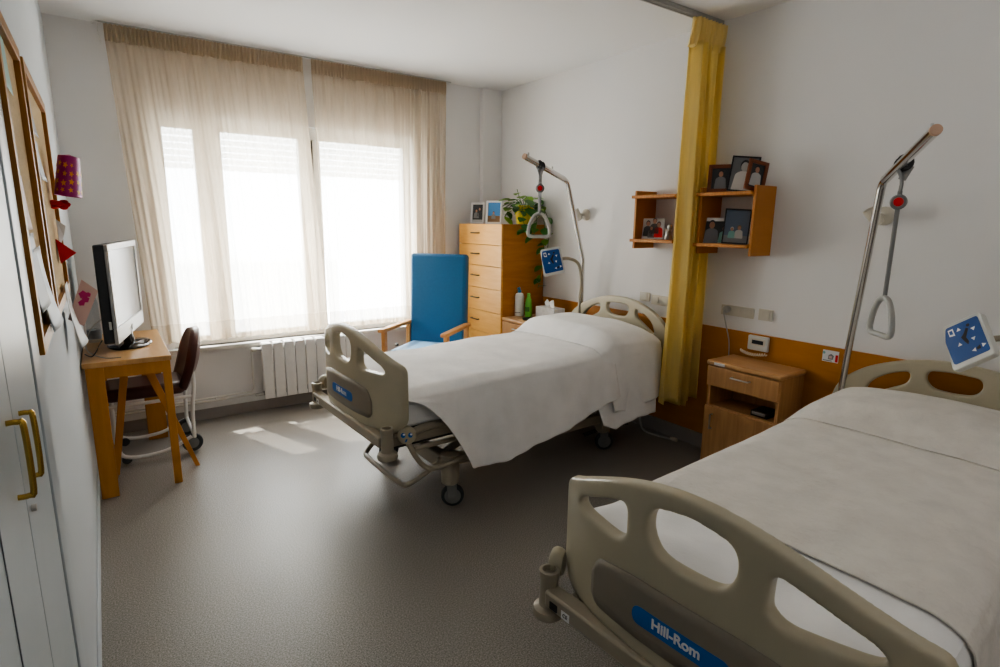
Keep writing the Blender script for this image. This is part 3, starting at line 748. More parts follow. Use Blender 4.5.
# ------------------------------------------------------------------ bed keypads on gooseneck arms
def keypad(label, ctr, n, up, pts):
    ctr = Vector(ctr); base = Vector(pts[0])
    t = thing('bed_keypad', label, 'keypad', base, 0, 'bed keypads on bendable arms')
    n = Vector(n).normalized(); up = Vector(up); up = (up - n * up.dot(n)).normalized(); xa = up.cross(n)
    m4 = frame_m4(ctr - base, xa, up)
    MB().prism(round_poly([(-.082, -.105), (.082, -.105), (.082, .095), (-.07, .105)], 0.016), -0.018, 0.012, M['ctrl_grey'], m4).build('casing', t, 0.004)
    b = MB(); b.prism(round_poly([(-.068, -.082), (.072, -.082), (.068, .082), (-.058, .090), (-.074, 0.03)], 0.010), 0.012, 0.0135, M['ctrl_blue'], m4)
    fc = b.build('key_face', t)
    s = MB(); z0, z1 = 0.0137, 0.0143
    def arrow(x, y, a, r=0.010): s.prism([(x + r * math.cos(a + k * 2 * PI / 3), y + r * math.sin(a + k * 2 * PI / 3)) for k in range(3)], z0, z1, M['white_ink'], m4)
    s.prism([(-.052, .045), (-.030, .040), (-.032, .075), (-.052, .075)], z0, z1, M['white_ink'], m4)
    s.prism([(-.048, .052), (-.035, .049), (-.036, .068), (-.048, .068)], z1, z1 + .0004, M['ctrl_blue'], m4)
    fig = [(-.012, .02), (.0, .03), (.016, .052), (.024, .045), (.006, .012), (.012, -.01), (.006, -.022), (-.002, -.008)]
    s.prism(fig, z0, z1, M['black_ink'], m4)
    s.prism([(.026 + .007 * math.cos(k * PI / 4), .060 + .007 * math.sin(k * PI / 4)) for k in range(8)], z0, z1, M['black_ink'], m4)
    arrow(-.012, .058, PI / 2); arrow(.040, .036, -PI / 2); arrow(-.024, -.008, PI / 2); arrow(.030, -.006, -PI / 2)
    arrow(.020, -.056, PI); arrow(.056, -.050, 0)
    s.prism([(.030, -.060), (.044, -.060), (.044, -.044), (.030, -.050)], z0, z1, M['black_ink'], m4)
    s.build('symbols', fc)
    MB().tube([Vector(p) - base for p in pts], 0.0125, M['bed_metal'], 12, 8).build('gooseneck', t)
    return t
keypad('blue keypad on a bent arm beside the tissue box, at the bed nearer the window', (2.80, 3.285, 1.215), (-0.62, -0.75, 0.10), (-0.22, 0.10, 1.0),
       [(3.06, 3.24, 0.78), (3.07, 3.25, 0.92), (3.08, 3.25, 1.06), (3.045, 3.255, 1.19), (2.95, 3.27, 1.235), (2.86, 3.29, 1.225)])
keypad('blue keypad tilted on a bent arm above the foreground headboard', (2.80, 0.715, 1.055), (-0.80, 0.42, 0.32), (0.15, 0.80, 1.0),
       [(3.08, 0.34, 0.80), (3.09, 0.36, 1.0), (3.03, 0.42, 1.08), (2.93, 0.54, 1.09), (2.84, 0.66, 1.07)])

# ------------------------------------------------------------------ night stands
def knob_bar(name, parent, p0, p1, out, r, m):
    p0 = Vector(p0); p1 = Vector(p1); out = Vector(out)
    MB().tube([p0, p0 + out, p1 + out, p1], r, m, 10).build(name, parent)
def nightstand(label, x0, x1, y0, y1, h):
    t = thing('nightstand', label, 'nightstand', (x0, (y0 + y1) / 2, 0), 0, 'wooden bedside cabinets')
    W = (y1 - y0) / 2; D = x1 - x0
    c = MB(); wn = M['wood_night']
    c.box(0.02, D, -W, -W + 0.02, 0.03, h - 0.03, wn); c.box(0.02, D, W - 0.02, W, 0.03, h - 0.03, wn)
    c.box(D - 0.015, D, -W + 0.02, W - 0.02, 0.03, h - 0.03, wn); c.box(0.02, D, -W + 0.02, W - 0.02, 0.03, 0.05, wn)
    c.box(0.02, D, -W + 0.02, W - 0.02, 0.40, 0.418, wn); c.box(0.04, D, -W + 0.02, W - 0.02, 0.535, 0.55, wn)
    c.build('carcass', t, 0.003)
    MB().box(0, D + 0.005, -W - 0.008, W + 0.008, h - 0.03, h, M['wood_ntop']).build('top', t, 0.010, 3)
    d = MB().box(0.0, 0.02, -W + 0.002, W - 0.002, 0.545, h - 0.034, wn).build('drawer', t, 0.004)
    knob_bar('handle', d, (0.0, -0.055, h - 0.075), (0.0, 0.055, h - 0.075), (-0.022, 0, 0), 0.005, M['steel'])
    d = MB().box(0.0, 0.02, -W + 0.002, W - 0.002, 0.035, 0.415, wn).build('door', t, 0.004)
    knob_bar('handle', d, (0.0, W - 0.06, 0.28), (0.0, W - 0.06, 0.37), (-0.022, 0, 0), 0.005, M['steel'])
    for a in (0.05, D - 0.05):
        for b in (-W + 0.05, W - 0.05):
            MB().lathe([(0.012, 0.0), (0.018, 0.01), (0.018, 0.03)], M['black'], (a, b, 0), 12).build('foot', t)
    return t
nightstand('beech bedside cabinet with open shelf, beside the foreground bed', 2.945, 3.215, 1.525, 1.975, 0.70)
nightstand('beech bedside cabinet with bottles on top, beside the tall dresser', 2.775, 3.215, 3.44, 3.895, 0.70)
o = MB().prism(round_poly([(-.035, -.008), (.035, -.008), (.035, .008), (-.035, .008)], .003), 0, 0.001, M['paper'], frame_m4((2.9445, 1.895, 0.684), (0, -1, 0), (0, 0, 1))).build('name_sticker')
tag(o, 'small white sticker on the top edge of the nearer bedside cabinet', 'sticker')
o = MB().box(2.99, 3.12, 1.60, 1.70, 0.419, 0.452, M['black']).box(2.985, 2.992, 1.61, 1.69, 0.43, 0.448, M['silver']).build('radio', bevel=0.004)
tag(o, 'small dark gadget in the open shelf of the nearer bedside cabinet', 'radio')

# ------------------------------------------------------------------ dresser
dr = thing('tall_dresser', 'tall honey wood dresser with a column of drawers in the far corner', 'dresser', (2.77, 4.25, 0))
DY0, DY1, DH = 3.91 - 4.25, 4.602 - 4.25, 1.487
c = MB(); c.box(0.018, 0.465, DY0, DY0 + 0.02, 0.0, DH, M['wood_orange']); c.box(0.018, 0.465, DY1 - 0.02, DY1, 0.0, DH, M['wood_orange'])
c.box(0.44, 0.465, DY0 + 0.02, DY1 - 0.02, 0.0, DH, M['wood_orange']); c.box(0.018, 0.44, DY0 + 0.02, DY1 - 0.02, DH - 0.02, DH, M['wood_orange'])
c.box(0.03, 0.44, DY0 + 0.02, DY1 - 0.02, 0.0, 0.06, M['wood_orange'])
c.build('carcass', dr, 0.003)
lev = [1.487, 1.306, 1.120, 0.920, 0.715, 0.520, 0.325, 0.06]
for i in range(7):
    d = MB().box(0.0, 0.018, DY0 + 0.001, DY1 - 0.001, lev[i + 1] + 0.0035, lev[i], M['wood_drawer']).build('drawer', dr, 0.002)
    z = (lev[i] + lev[i + 1]) / 2 + 0.012
    yy = 0.06
    knob_bar('handle', d, (0.0, yy - 0.055, z), (0.0, yy + 0.055, z), (-0.02, 0, 0), 0.0055, M['dark_steel'])

# ------------------------------------------------------------------ wall shelves
def wall_shelf(label, y0, y1, z0, z1):
    t = thing('wall_shelf', label, 'shelf', (3.25, (y0 + y1) / 2, z0), 0, 'open wooden wall shelves'); W = (y1 - y0) / 2; H = z1 - z0
    for s in (-1, 1):
        MB().box(-0.205, 0, s * W - (0.018 if s > 0 else 0), s * W + (0.018 if s < 0 else 0), 0, H, M['wood_shelf']).build('side_panel', t, 0.002)
    for z in (0.045, H - 0.052):
        MB().box(-0.225, -0.002, -W + 0.019, W - 0.019, z, z + 0.02, M['wood_shelf']).box(-0.225, -0.206, W - 0.019, W + 0.012, z, z + 0.02, M['wood_shelf']).build('shelf_board', t, 0.002)
    return t
wall_shelf('open wooden wall shelf left of the yellow curtain', 2.345, 2.715, 1.335, 1.725)
wall_shelf('open wooden wall shelf full of photographs right of the yellow curtain', 1.825, 2.195, 1.325, 1.725)

# ------------------------------------------------------------------ pictures
def person_fig(m, m4, x, y, s, skin, cloth, hair, z=0.0012):
    e = lambda cx, cy, rx, ry, n=14: [(cx + rx * math.cos(k / n * 2 * PI), cy + ry * math.sin(k / n * 2 * PI)) for k in range(n)]
    m.prism(round_poly([(x - .42 * s, y - .75 * s), (x + .42 * s, y - .75 * s), (x + .34 * s, y + .0 * s), (x + .12 * s, y + .12 * s), (x - .12 * s, y + .12 * s), (x - .34 * s, y)], .1 * s), z, z + .0003, cloth, m4)
    m.prism(e(x, y + .36 * s, .19 * s, .24 * s), z + .0003, z + .0006, hair, m4)
    m.prism(e(x, y + .30 * s, .155 * s, .20 * s), z + .0006, z + .0009, skin, m4)
def picture(name, label, cat, ctr, w_, h_, n, lean, fm, bw, bg, figs, group=None, mat_w=0, roll=0, stand=True, deep=0.012):
    """framed photo; ctr is bottom middle, n horizontal facing direction"""
    n = Vector((n[0], n[1], 0)).normalized(); nn = (n * math.cos(lean) + Vector((0, 0, 1)) * math.sin(lean)).normalized()
    up = Vector((0, 0, 1)) - nn * nn.z; up.normalize(); xa = up.cross(nn)
    if roll:
        R = Matrix.Rotation(roll, 3, nn); up = R @ up; xa = R @ xa
    t = thing(name, label, cat, ctr, 0, group)
    m4 = frame_m4((0, 0, 0), xa, up)
    m4 = m4 @ Matrix.Translation((0, h_ / 2, 0))
    W, H = w_ / 2, h_ / 2
    if bw > 0:
        f = MB()
        for (a, b, c_, d) in ((-W, W, H - bw, H), (-W, W, -H, -H + bw), (-W, -W + bw, -H + bw, H - bw), (W - bw, W, -H + bw, H - bw)):
            f.prism([(a, c_), (b, c_), (b, d), (a, d)], -deep / 2, deep / 2, fm, m4)
        f.prism([(-W + .002, -H + .002), (W - .002, -H + .002), (W - .002, H - .002), (-W + .002, H - .002)], -deep / 2, -deep / 2 + .003, M['ph_dark'], m4)
        if stand: f.prism([(-.02, -H + 0.01), (.02, -H + 0.01), (.02, 0.3 * H), (-.02, 0.3 * H)], -deep / 2 - 0.003, -deep / 2, fm, m4)
        f.build('frame', t, 0.0012)
    p = MB(); iw, ih = W - bw, H - bw
    zz = -deep / 2 + .003 if bw > 0 else 0
    if mat_w:
        p.prism([(-iw, -ih), (iw, -ih), (iw, ih), (-iw, ih)], zz, zz + .0004, M['ph_white'], m4)
    a, b = iw - mat_w, ih - mat_w
    p.prism([(-a, -b), (a, -b), (a, b), (-a, b)], zz + .0004, zz + .0008, bg, m4)
    for fg in figs:
        if fg[0] == 'p': person_fig(p, m4, fg[1] * a, fg[2] * b + 0.12 * b, fg[3] * b * 1.45, fg[4], fg[5], fg[6], zz + .0010)
        else:
            _, x0, x1, y0, y1, mm = fg
            p.prism([(x0 * a, y0 * b), (x1 * a, y0 * b), (x1 * a, y1 * b), (x0 * a, y1 * b)], zz + .0008, zz + .0010, mm, m4)
    p.build('photo', t)
    return t
SK = M['skin']
# upon dresser
picture('framed_photo', 'white framed photo of two people on the dresser, nearer the window', 'photo frame', (2.90, 4.49, 1.488), 0.135, 0.195, (-.8, -.6), 0.12, M['paper'], 0.018, M['ph_dark'],
        [('r', -1, 1, -1, -0.75, M['ph_light']), ('p', -0.28, -0.1, 0.55, SK, M['ph_grey'], M['black_ink']), ('p', 0.35, 0.1, 0.55, SK, M['ph_dark'], M['black_ink'])])
picture('framed_photo', 'white framed photo with blue sky on the dresser, beside the plant', 'photo frame', (2.90, 4.22, 1.488), 0.15, 0.205, (-.8, -.6), 0.12, M['paper'], 0.017, M['ph_sky'],
        [('r', -1, 1, -1, -0.35, M['ph_ground']), ('p', -0.1, -0.35, 0.4, SK, M['ph_grey'], M['ph_dark'])])
# right shelf, top board at 1.68
zt_, zb_ = 1.6945, 1.3915
picture('framed_photo', 'cherry wood framed child photo on top of the right wall shelf, by the curtain', 'photo frame', (3.10, 2.10, zt_), 0.145, 0.165, (-.9, -.43), 0.10, M['dark_wood'], 0.022, M['ph_dark'],
        [('p', 0, -0.1, 0.95, SK, M['ph_grey'], M['black_ink']), ('r', -.32, .38, -.62, -.55, M['ph_light']), ('r', -.35, .4, -.42, -.36, M['ph_light'])])
picture('framed_photo', 'black framed portrait photo, tallest on top of the right wall shelf', 'photo frame', (3.12, 1.975, zt_), 0.155, 0.205, (-.85, -.5), 0.12, M['black'], 0.009, M['ph_grey'],
        [('p', 0, -0.1, 1.0, M['ph_light'], M['ph_white'], M['ph_dark'])], roll=-0.10)
picture('framed_photo', 'cherry wood framed photo leaning at the end of the right wall shelf', 'photo frame', (3.08, 1.868, zt_), 0.125, 0.172, (-.40, -.91), 0.10, M['dark_wood'], 0.020, M['ph_dark'],
        [('p', 0, 0.0, 0.9, SK, M['ph_light'], M['black_ink'])], roll=-0.20)
picture('photo_print', 'photo of a man and a child at the left inside the right wall shelf', 'photo', (3.12, 2.10, zb_), 0.175, 0.155, (-.92, -.39), 0.14, M['black'], 0.0, M['ph_white'],
        [('r', -.94, .94, -.75, .72, M['ph_dark']), ('p', -0.45, -0.12, 0.95, SK, M['ph_grey'], M['ph_dark']), ('p', 0.42, -0.30, 0.72, SK, M['ph_teal'], M['black_ink'])])
picture('framed_photo', 'black framed blue photo standing inside the right wall shelf', 'photo frame', (3.06, 1.945, zb_), 0.145, 0.205, (-.85, -.52), 0.14, M['black'], 0.008, M['ph_blue'],
        [('r', -1, 1, -1, -0.55, M['ph_grey']), ('p', -0.35, -0.45, 0.36, SK, M['ph_teal'], M['ph_light']), ('p', 0.25, -0.38, 0.42, SK, M['ph_light'], M['ph_ground'])], roll=-0.05)
picture('photo_print', 'unframed family photo inside the left wall shelf', 'photo', (3.13, 2.615, 1.4015), 0.155, 0.140, (-.95, -.3), 0.12, M['black'], 0.0, M['ph_light'],
        [('r', -1, 1, -1, -0.8, M['ph_white']), ('p', -0.5, 0.0, 0.8, SK, M['ph_dark'], M['black_ink']), ('p', 0.1, 0.25, 0.8, SK, M['ph_dark'], M['black_ink']), ('p', -0.15, -0.35, 0.6, SK, M['ph_grey'], M['ph_dark']), ('p', 0.5, -0.1, 0.8, SK, M['red_paper'], M['black_ink'])])
fg = MB(); fg.lathe([(0.028, 0), (0.030, 0.01), (0.020, 0.03), (0.024, 0.05), (0.014, 0.068)], M['silver'], (0, 0, 0), 16)
fg.lathe([(0.004, 0.060), (0.016, 0.070), (0.018, 0.085), (0.012, 0.098), (0.002, 0.102)], M['silver'], (0, -0.008, 0), 16)
fg.tube([(0.0, 0.018, 0.045), (-0.012, 0.03, 0.06), (-0.01, 0.024, 0.075)], 0.006, M['silver'])
o = fg.build('silver_figurine'); o.location = (3.10, 2.455, 1.4015)
tag(o, 'small silver figurine on the left wall shelf beside the yellow curtain', 'figurine')

# ------------------------------------------------------------------ wall lamps
def wall_lamp(label, y, z):
    t = thing('wall_lamp', label, 'wall lamp', (3.25, y, z), 0, 'small white wall spotlights')
    R = Matrix.Rotation(-PI / 2, 4, 'Y')
    MB().lathe([(0.046, 0), (0.046, 0.012), (0.036, 0.024), (0.02, 0.03)], M['white_plastic'], (0, 0, 0), 24, R).build('rose', t)
    MB().tube([(-0.025, 0, 0), (-0.055, 0.005, 0.0), (-0.08, 0.01, -0.005)], 0.012, M['white_plastic'], 12, 3).build('stem', t)
    d = Vector((-0.35, 0.35, 0.75)).normalized(); m4 = frame_m4((-0.09, 0.012, -0.005), d.orthogonal(), d.cross(d.orthogonal()))
    MB().lathe([(0.012, -0.045), (0.026, -0.04), (0.030, 0.0), (0.036, 0.045), (0.033, 0.045), (0.027, 0.0), (0.0, -0.03)], M['white_plastic'], (0, 0, 0), 24, m4).build('lamp_head', t)
wall_lamp('small ivory wall spotlight behind the lifting pole of the bed nearer the window', 3.40, 1.57)
wall_lamp('small ivory wall spotlight behind the lifting pole of the foreground bed', 1.245, 1.555)

# ------------------------------------------------------------------ outlets
def wplate(label, y0, y1, z0, z1, n, plug=False, name='outlet_panel', cat='outlet panel'):
    t = thing(name, label, cat, (3.25, (y0 + y1) / 2, (z0 + z1) / 2)); W = (y1 - y0) / 2; H = (z1 - z0) / 2
    MB().box(-0.009, 0, -W, W, -H, H, M['white_plastic']).build('plate', t, 0.003)
    for k in range(n):
        c = -W + (k + .5) * 2 * W / n; q = min(W / n, H) * .72
        MB().box(-0.013, -0.009, c - q, c + q, -q, q, M['white_plastic']).build('switch', t, 0.002)
    return t
wplate('ivory three-gang outlet panel above the nightstand, right of the yellow curtain', 1.885, 2.11, 0.935, 1.0, 3)
wplate('single ivory wall switch right of the three-gang outlet panel', 1.765, 1.855, 0.935, 1.005, 1, name='wall_switch', cat='switch')
wplate('long ivory outlet panel above the headboard, left of the yellow curtain', 2.43, 2.68, 0.93, 1.0, 3)
wplate('single ivory switch above the headboard of the bed nearer the window', 2.70, 2.79, 0.945, 1.01, 1, name='wall_switch', cat='switch')
pl = thing('power_plug', 'grey plug and cord in the outlet above the nightstand', 'plug', (3.237, 2.06, 0.975))
MB().lathe([(0.022, 0), (0.024, 0.015), (0.018, 0.03), (0.008, 0.034)], M['grip'], (0, 0, 0), 16, Matrix.Rotation(-PI / 2, 4, 'Y')).build('plug', pl)
MB().tube([(-0.03, 0, 0), (-0.04, 0, -0.02), (-0.02, -0.01, -0.10), (-0.018, -0.04, -0.20), (-0.014, -0.045, -0.30)], 0.004, M['grip'], 8, 6).build('cord', pl)
# thermostat-like phone / intercom
ph = thing('intercom', 'white bedside intercom with dark display on the wood panel', 'intercom', (3.234, 1.825, 0.795))
MB().box(-0.022, 0, -0.065, 0.065, -0.045, 0.045, M['ctrl_grey']).build('casing', ph, 0.006, 3)
MB().box(-0.026, -0.022, -0.05, 0.045, -0.012, 0.030, M['white_plastic']).build('bezel', ph, 0.002)
MB().box(-0.028, -0.026, -0.038, 0.034, -0.004, 0.020, M['lcd']).build('display', ph, 0.001)
co = MB(); N = 200
co.tube([(-0.034 - 0.02 * math.sin(k / N * PI) + 0.006 * math.cos(k / N * 2 * PI * 13), 0.10 - 0.17 * k / N + 0.0, -0.055 - 0.01 * math.sin(k / N * PI) + 0.006 * math.sin(k / N * 2 * PI * 13)) for k in range(N + 1)], 0.0042, M['cream_cord'], 6)
co.build('coiled_cord', ph)
ca = thing('wall_card', 'small laminated card stuck on the wood panel beside the foreground bed', 'card', (3.234, 1.41, 0.797))
MB().box(-0.002, 0, -0.042, 0.042, -0.032, 0.032, M['paper']).build('card', ca, 0.0005)
cc = MB(); mf = face_minus_x(-0.0022, 0, 0)
cc.prism([(-0.035 + .008 * math.cos(k * PI / 4), 0.016 + .008 * math.sin(k * PI / 4)) for k in range(8)], 0, .0004, M['ph_teal'], mf)
cc.prism([(-.012, -.018), (.014, -.018), (.018, .004), (.004, .014), (-.010, .006)], 0, .0004, M['ph_grey'], mf)
cc.prism([(-.006, -.012), (.008, -.012), (.008, .002), (-.006, .002)], .0004, .0008, M['paper_pink'], mf)
cc.prism([(.026, -.028), (.040, -.028), (.040, .012), (.026, .012)], 0, .0004, M['red'], mf)
cc.prism([(-.038, -.028), (.010, -.028), (.010, -.023), (-.038, -.023)], 0, .0004, M['ph_grey'], mf)
cc.build('print', ca)

# ------------------------------------------------------------------ toiletries on far nightstand
def bottle(name, label, loc, prof, body, capprof, capm, extra=None, lab=None):
    t = thing(name, label, 'bottle', loc)
    MB().lathe(prof, body, (0, 0, 0), 24, None, 1.0, 0.72).build('body', t)
    MB().lathe(capprof, capm, (0, 0, 0), 20).build('cap', t)
    if extra: MB().tube(*extra).build('nozzle', t)
    if lab: lab(t)
    return t
def lb(cm, z0, z1, r):
    def f(t):
        m = MB()
        def P(u, v):
            a = PI + (u - .5) * 1.5 + 0.55; return Vector(((r + .001) * math.cos(a), (r + .001) * .72 * math.sin(a), z0 + (z1 - z0) * v))
        m.grid(P, 10, 2, cm); m.build('print', t)
    return f
bottle('pump_bottle', 'white lotion bottle with blue pump on the far bedside cabinet', (2.94, 3.87, 0.7005), [(0.040, 0), (0.044, 0.006), (0.044, 0.175), (0.034, 0.197), (0.014, 0.205)], M['bottle_white'],
       [(0.014, 0.205), (0.016, 0.223), (0.009, 0.229), (0.007, 0.245)], M['cap_blue'], ([(0.0, 0, 0.248), (-0.015, -0.01, 0.248), (-0.035, -0.02, 0.242)], 0.007, M['cap_blue'], 8), lb(M['ph_grey'], 0.03, 0.036, 0.044))
bottle('green_bottle', 'bright green shampoo bottle with leaf print on the far bedside cabinet', (2.975, 3.785, 0.7005), [(0.030, 0), (0.034, 0.006), (0.035, 0.08), (0.028, 0.15), (0.015, 0.178)], M['bottle_green'],
       [(0.015, 0.178), (0.015, 0.200), (0.012, 0.206)], M['bottle_green'], None, lb(M['leaf'], 0.05, 0.09, 0.0345))
tr_ = MB(); tr_.lathe([(0.05, 0), (0.09, 0.001), (0.095, 0.010), (0.088, 0.010), (0.083, 0.004), (0.0, 0.004)], M['black'], (0, 0, 0), 28, None, 0.7, 0.9)
o = tr_.build('dark_tray'); o.location = (2.90, 3.65, 0.7005); tag(o, 'small dark dish beside the green bottle', 'dish')
tb = thing('tissue_box', 'white tissue box with tissues pulled out on the far bedside cabinet', 'tissue box', (3.05, 3.585, 0.7005))
MB().box(-0.06, 0.06, -0.12, 0.12, 0, 0.105, M['tissue_box']).build('carton', tb, 0.002)
ts = MB()
for cx, cy, a0 in ((0, 0.03, .3), (0.0, -0.035, 1.2)):
    def TP(u, v, cx=cx, cy=cy, a0=a0):
        a = u * 2 * PI; r = 0.012 + 0.022 * v * (1 - .6 * v) + 0.008 * math.sin(3 * a + a0)
        return Vector((cx + r * math.cos(a) * .6, cy + r * math.sin(a) + 0.012 * v, 0.104 + 0.05 * v + 0.012 * v * math.sin(2 * a + a0)))
    ts.grid(TP, 24, 8, M['tissue'])
ts.build('tissue', tb)

# ------------------------------------------------------------------ plant
pt = thing('potted_pothos', 'trailing green pothos in a yellow pot on the dresser', 'plant', (3.08, 4.01, 1.4885))
MB().lathe([(0.05, 0), (0.065, 0.004), (0.088, 0.15), (0.092, 0.16), (0.082, 0.16), (0.072, 0.12), (0.0, 0.12)], M['yellow_pot'], (0, 0, 0), 24).build('pot', pt)
MB().lathe([(0.0, 0.118), (0.070, 0.122), (0.0, 0.126)], M['soil'], (0, 0, 0), 16).build('soil', pt)
rnd = random.Random(5)
def leafmesh(m, p, d, s, mat):
    d = Vector(d).normalized(); sd = d.cross(Vector((rnd.uniform(-.3, .3), rnd.uniform(-.3, .3), 1))).normalized(); n = sd.cross(d)
    out = [(0, 0), (.28, .34), (.6, .36), (.85, .2), (1.05, 0)]
    vs = [p + d * a * s for a in (0, .35, .7, 1.05)]
    L_ = [p + d * (a * s - (.06 * s if i == 1 else 0)) + sd * b * s + n * (.12 * b * s - a * a * .12 * s) for i, (a, b) in enumerate(out[1:4])]
    R_ = [p + d * (a * s - (.06 * s if i == 1 else 0)) - sd * b * s + n * (.12 * b * s - a * a * .12 * s) for i, (a, b) in enumerate(out[1:4])]
    c0, c1, c2, c3 = vs; c1 = c1 - n * .04 * s; c2 = c2 - n * .1 * s; c3 = c3 - n * .15 * s
    V = [c0, c1, c2, c3] + L_ + R_
    m.add(V, [(0, 1, 4), (1, 5, 4), (1, 2, 5), (2, 6, 5), (2, 3, 6), (0, 7, 1), (1, 7, 8), (1, 8, 2), (2, 8, 9), (2, 9, 3)], mat)
lm = MB(); vm = MB()
def vine(pts, nl, s):
    P = spline([Vector(p) for p in pts], 8); vm.tube(P, 0.003, M['leaf'], 6)
    for k in range(nl):
        p = P[int((k + .6) / nl * (len(P) - 1))]
        a = rnd.uniform(0, 2 * PI)
        d = Vector((math.cos(a) * .6 - .5, math.sin(a) * .6 - .4, rnd.uniform(-.8, .3)))
        leafmesh(lm, p, d, s * rnd.uniform(.9, 1.4), M['leaf'] if rnd.random() < .75 else M['leaf_light'])
for k in range(26):
    a = rnd.uniform(0, 2 * PI); r = rnd.uniform(.05, .14)
    top = Vector((math.cos(a) * r, math.sin(a) * r, rnd.uniform(.12, .24)))
    vm.tube(spline([Vector((0, 0, .12)), top * .6 + Vector((0, 0, .08)), top], 5), 0.0025, M['leaf'], 5)
    leafmesh(lm, top, (math.cos(a), math.sin(a), rnd.uniform(-.6, .3)), rnd.uniform(.08, .13), M['leaf'] if rnd.random() < .7 else M['leaf_light'])
vine([(0, 0, .12), (-.05, .0, .22), (-.06, .03, .30)], 2, .09)
vine([(0, 0, .12), (-.10, .03, .17), (-.16, .03, .10), (-.19, .03, .06)], 7, .085)
vine([(0, 0, .12), (-.10, -.10, .14), (-.12, -.16, .0), (-.10, -.17, -.08)], 8, .085)
vine([(0, 0, .12), (.05, -.13, .14), (.07, -.20, .0), (.075, -.19, -.25), (.06, -.18, -.42)], 12, .085)
vine([(0, 0, .12), (.01, -.12, .15), (.0, -.18, .02), (-.02, -.165, -.10)], 8, .09)
vine([(0, 0, .12), (.10, -.12, .14), (.14, -.18, .0), (.13, -.18, -.20)], 8, .08)
vine([(.06, -.18, -.42), (.05, -.18, -.48), (.03, -.18, -.55)], 4, .075)
for q in (vm, lm): q.v = [(min(v[0], 0.155), v[1], v[2]) for v in q.v]
vm.build('stems', pt); lm.build('foliage', pt)

# ------------------------------------------------------------------ armchair
fv = Vector((-.79, -.61, 0)).normalized(); rv = Vector((.61, -.79, 0)).normalized()  # facing, chair's right->viewer right
ac0 = Vector((2.095, 3.995, 0)); 
ac = thing('armchair', 'high-back blue upholstered armchair with beech arms by the window', 'armchair', ac0, math.atan2(fv.y, fv.x) + PI / 2)
# local: front = -Y, right (as seen from behind) ...
wd = .265
MB().box(-wd + .03, wd - .03, -0.22, 0.24, 0.40, 0.50, M['blue_pale']).build('seat', ac, 0.03, 4)
T = Matrix.Translation((0, 0.24, 0.44)) @ Matrix.Rotation(-0.06, 4, 'X')
MB().box(-wd + .012, wd - .012, -0.05, 0.04, 0.0, 0.80, M['blue_vinyl'], T).build('backrest', ac, 0.028, 4)
for s in (-1, 1):
    MB().box(s * wd - .018, s * wd + .018, -.24, -.20, 0, .645, M['wood_arm']).build('leg', ac, 0.006)
    MB().box(s * wd - .018, s * wd + .018, .19, .23, 0, .655, M['wood_arm']).build('leg', ac, 0.006)
    MB().box(s * wd - .028, s * wd + .028, -.28, .25, .645, .675, M['wood_arm'], Matrix.Translation((0, 0, 0))).build('armrest', ac, 0.010, 3)
MB().box(-wd + .018, wd - .018, -.23, -.205, .34, .40, M['wood_arm']).box(-wd + .018, wd - .018, .20, .225, .34, .40, M['wood_arm']).build('seat_rail', ac, 0.004)
MB().lathe([(0.014, 0), (0.016, 0.012), (0.008, 0.02)], M['black'], (-wd + .02, -0.05, 0.50), 14).build('recline_knob', ac)

# ------------------------------------------------------------------ radiator and pipes
ra = thing('radiator', 'white ribbed radiator under the window', 'radiator', (0.94, 4.57, 0.11))
for k in range(9):
    x = k * 0.0835; b = MB()
    b.box(x + .002, x + .0805, -0.045, -0.030, 0.0, 0.445, M['white_paint'])
    b.box(x + .03, x + .052, -0.03, 0.035, 0.01, 0.435, M['white_paint']); b.box(x + .01, x + .07, 0.035, 0.045, 0.02, 0.43, M['white_paint'])
    b.box(x + .01, x + .073, -0.03, 0.035, 0.425, 0.448, M['white_paint'])
    b.build('section', ra, 0.006)
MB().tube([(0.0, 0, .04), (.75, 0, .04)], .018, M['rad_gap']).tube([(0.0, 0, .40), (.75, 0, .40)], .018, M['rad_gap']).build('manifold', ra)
v_ = MB(); v_.tube([(-.05, 0, .40), (0.005, 0, .40)], .012, M['steel']); v_.lathe([(.016, -.03), (.018, 0), (.012, .008)], M['white_plastic'], (-.06, -0.0, .40), 14, Matrix.Rotation(-PI / 2, 4, 'Y')); v_.build('valve', ra)
MB().tube([(-.06, 0, .035), (0.005, 0, .035)], .012, M['steel']).build('valve', ra)
o = MB().tube([(0.875, 4.585, 0.51), (0.875, 4.585, 0.20), (0.86, 4.585, 0.175), (0.6, 4.59, 0.17), (0.15, 4.59, 0.165), (-0.14, 4.59, 0.165)], 0.008, M['pipe'], 10).build('heating_pipe')
tag(o, 'white heating pipe rising to the upper radiator valve', 'pipe')
o = MB().tube([(0.88, 4.59, 0.148), (0.6, 4.59, 0.145), (-0.14, 4.59, 0.145)], 0.008, M['pipe'], 10).tube([(0.60, 4.60, 0.14), (0.60, 4.60, 0.18)], 0.006, M['pipe'], 8).build('heating_pipe')
tag(o, 'white heating pipe running low along the wall to the lower radiator valve', 'pipe')

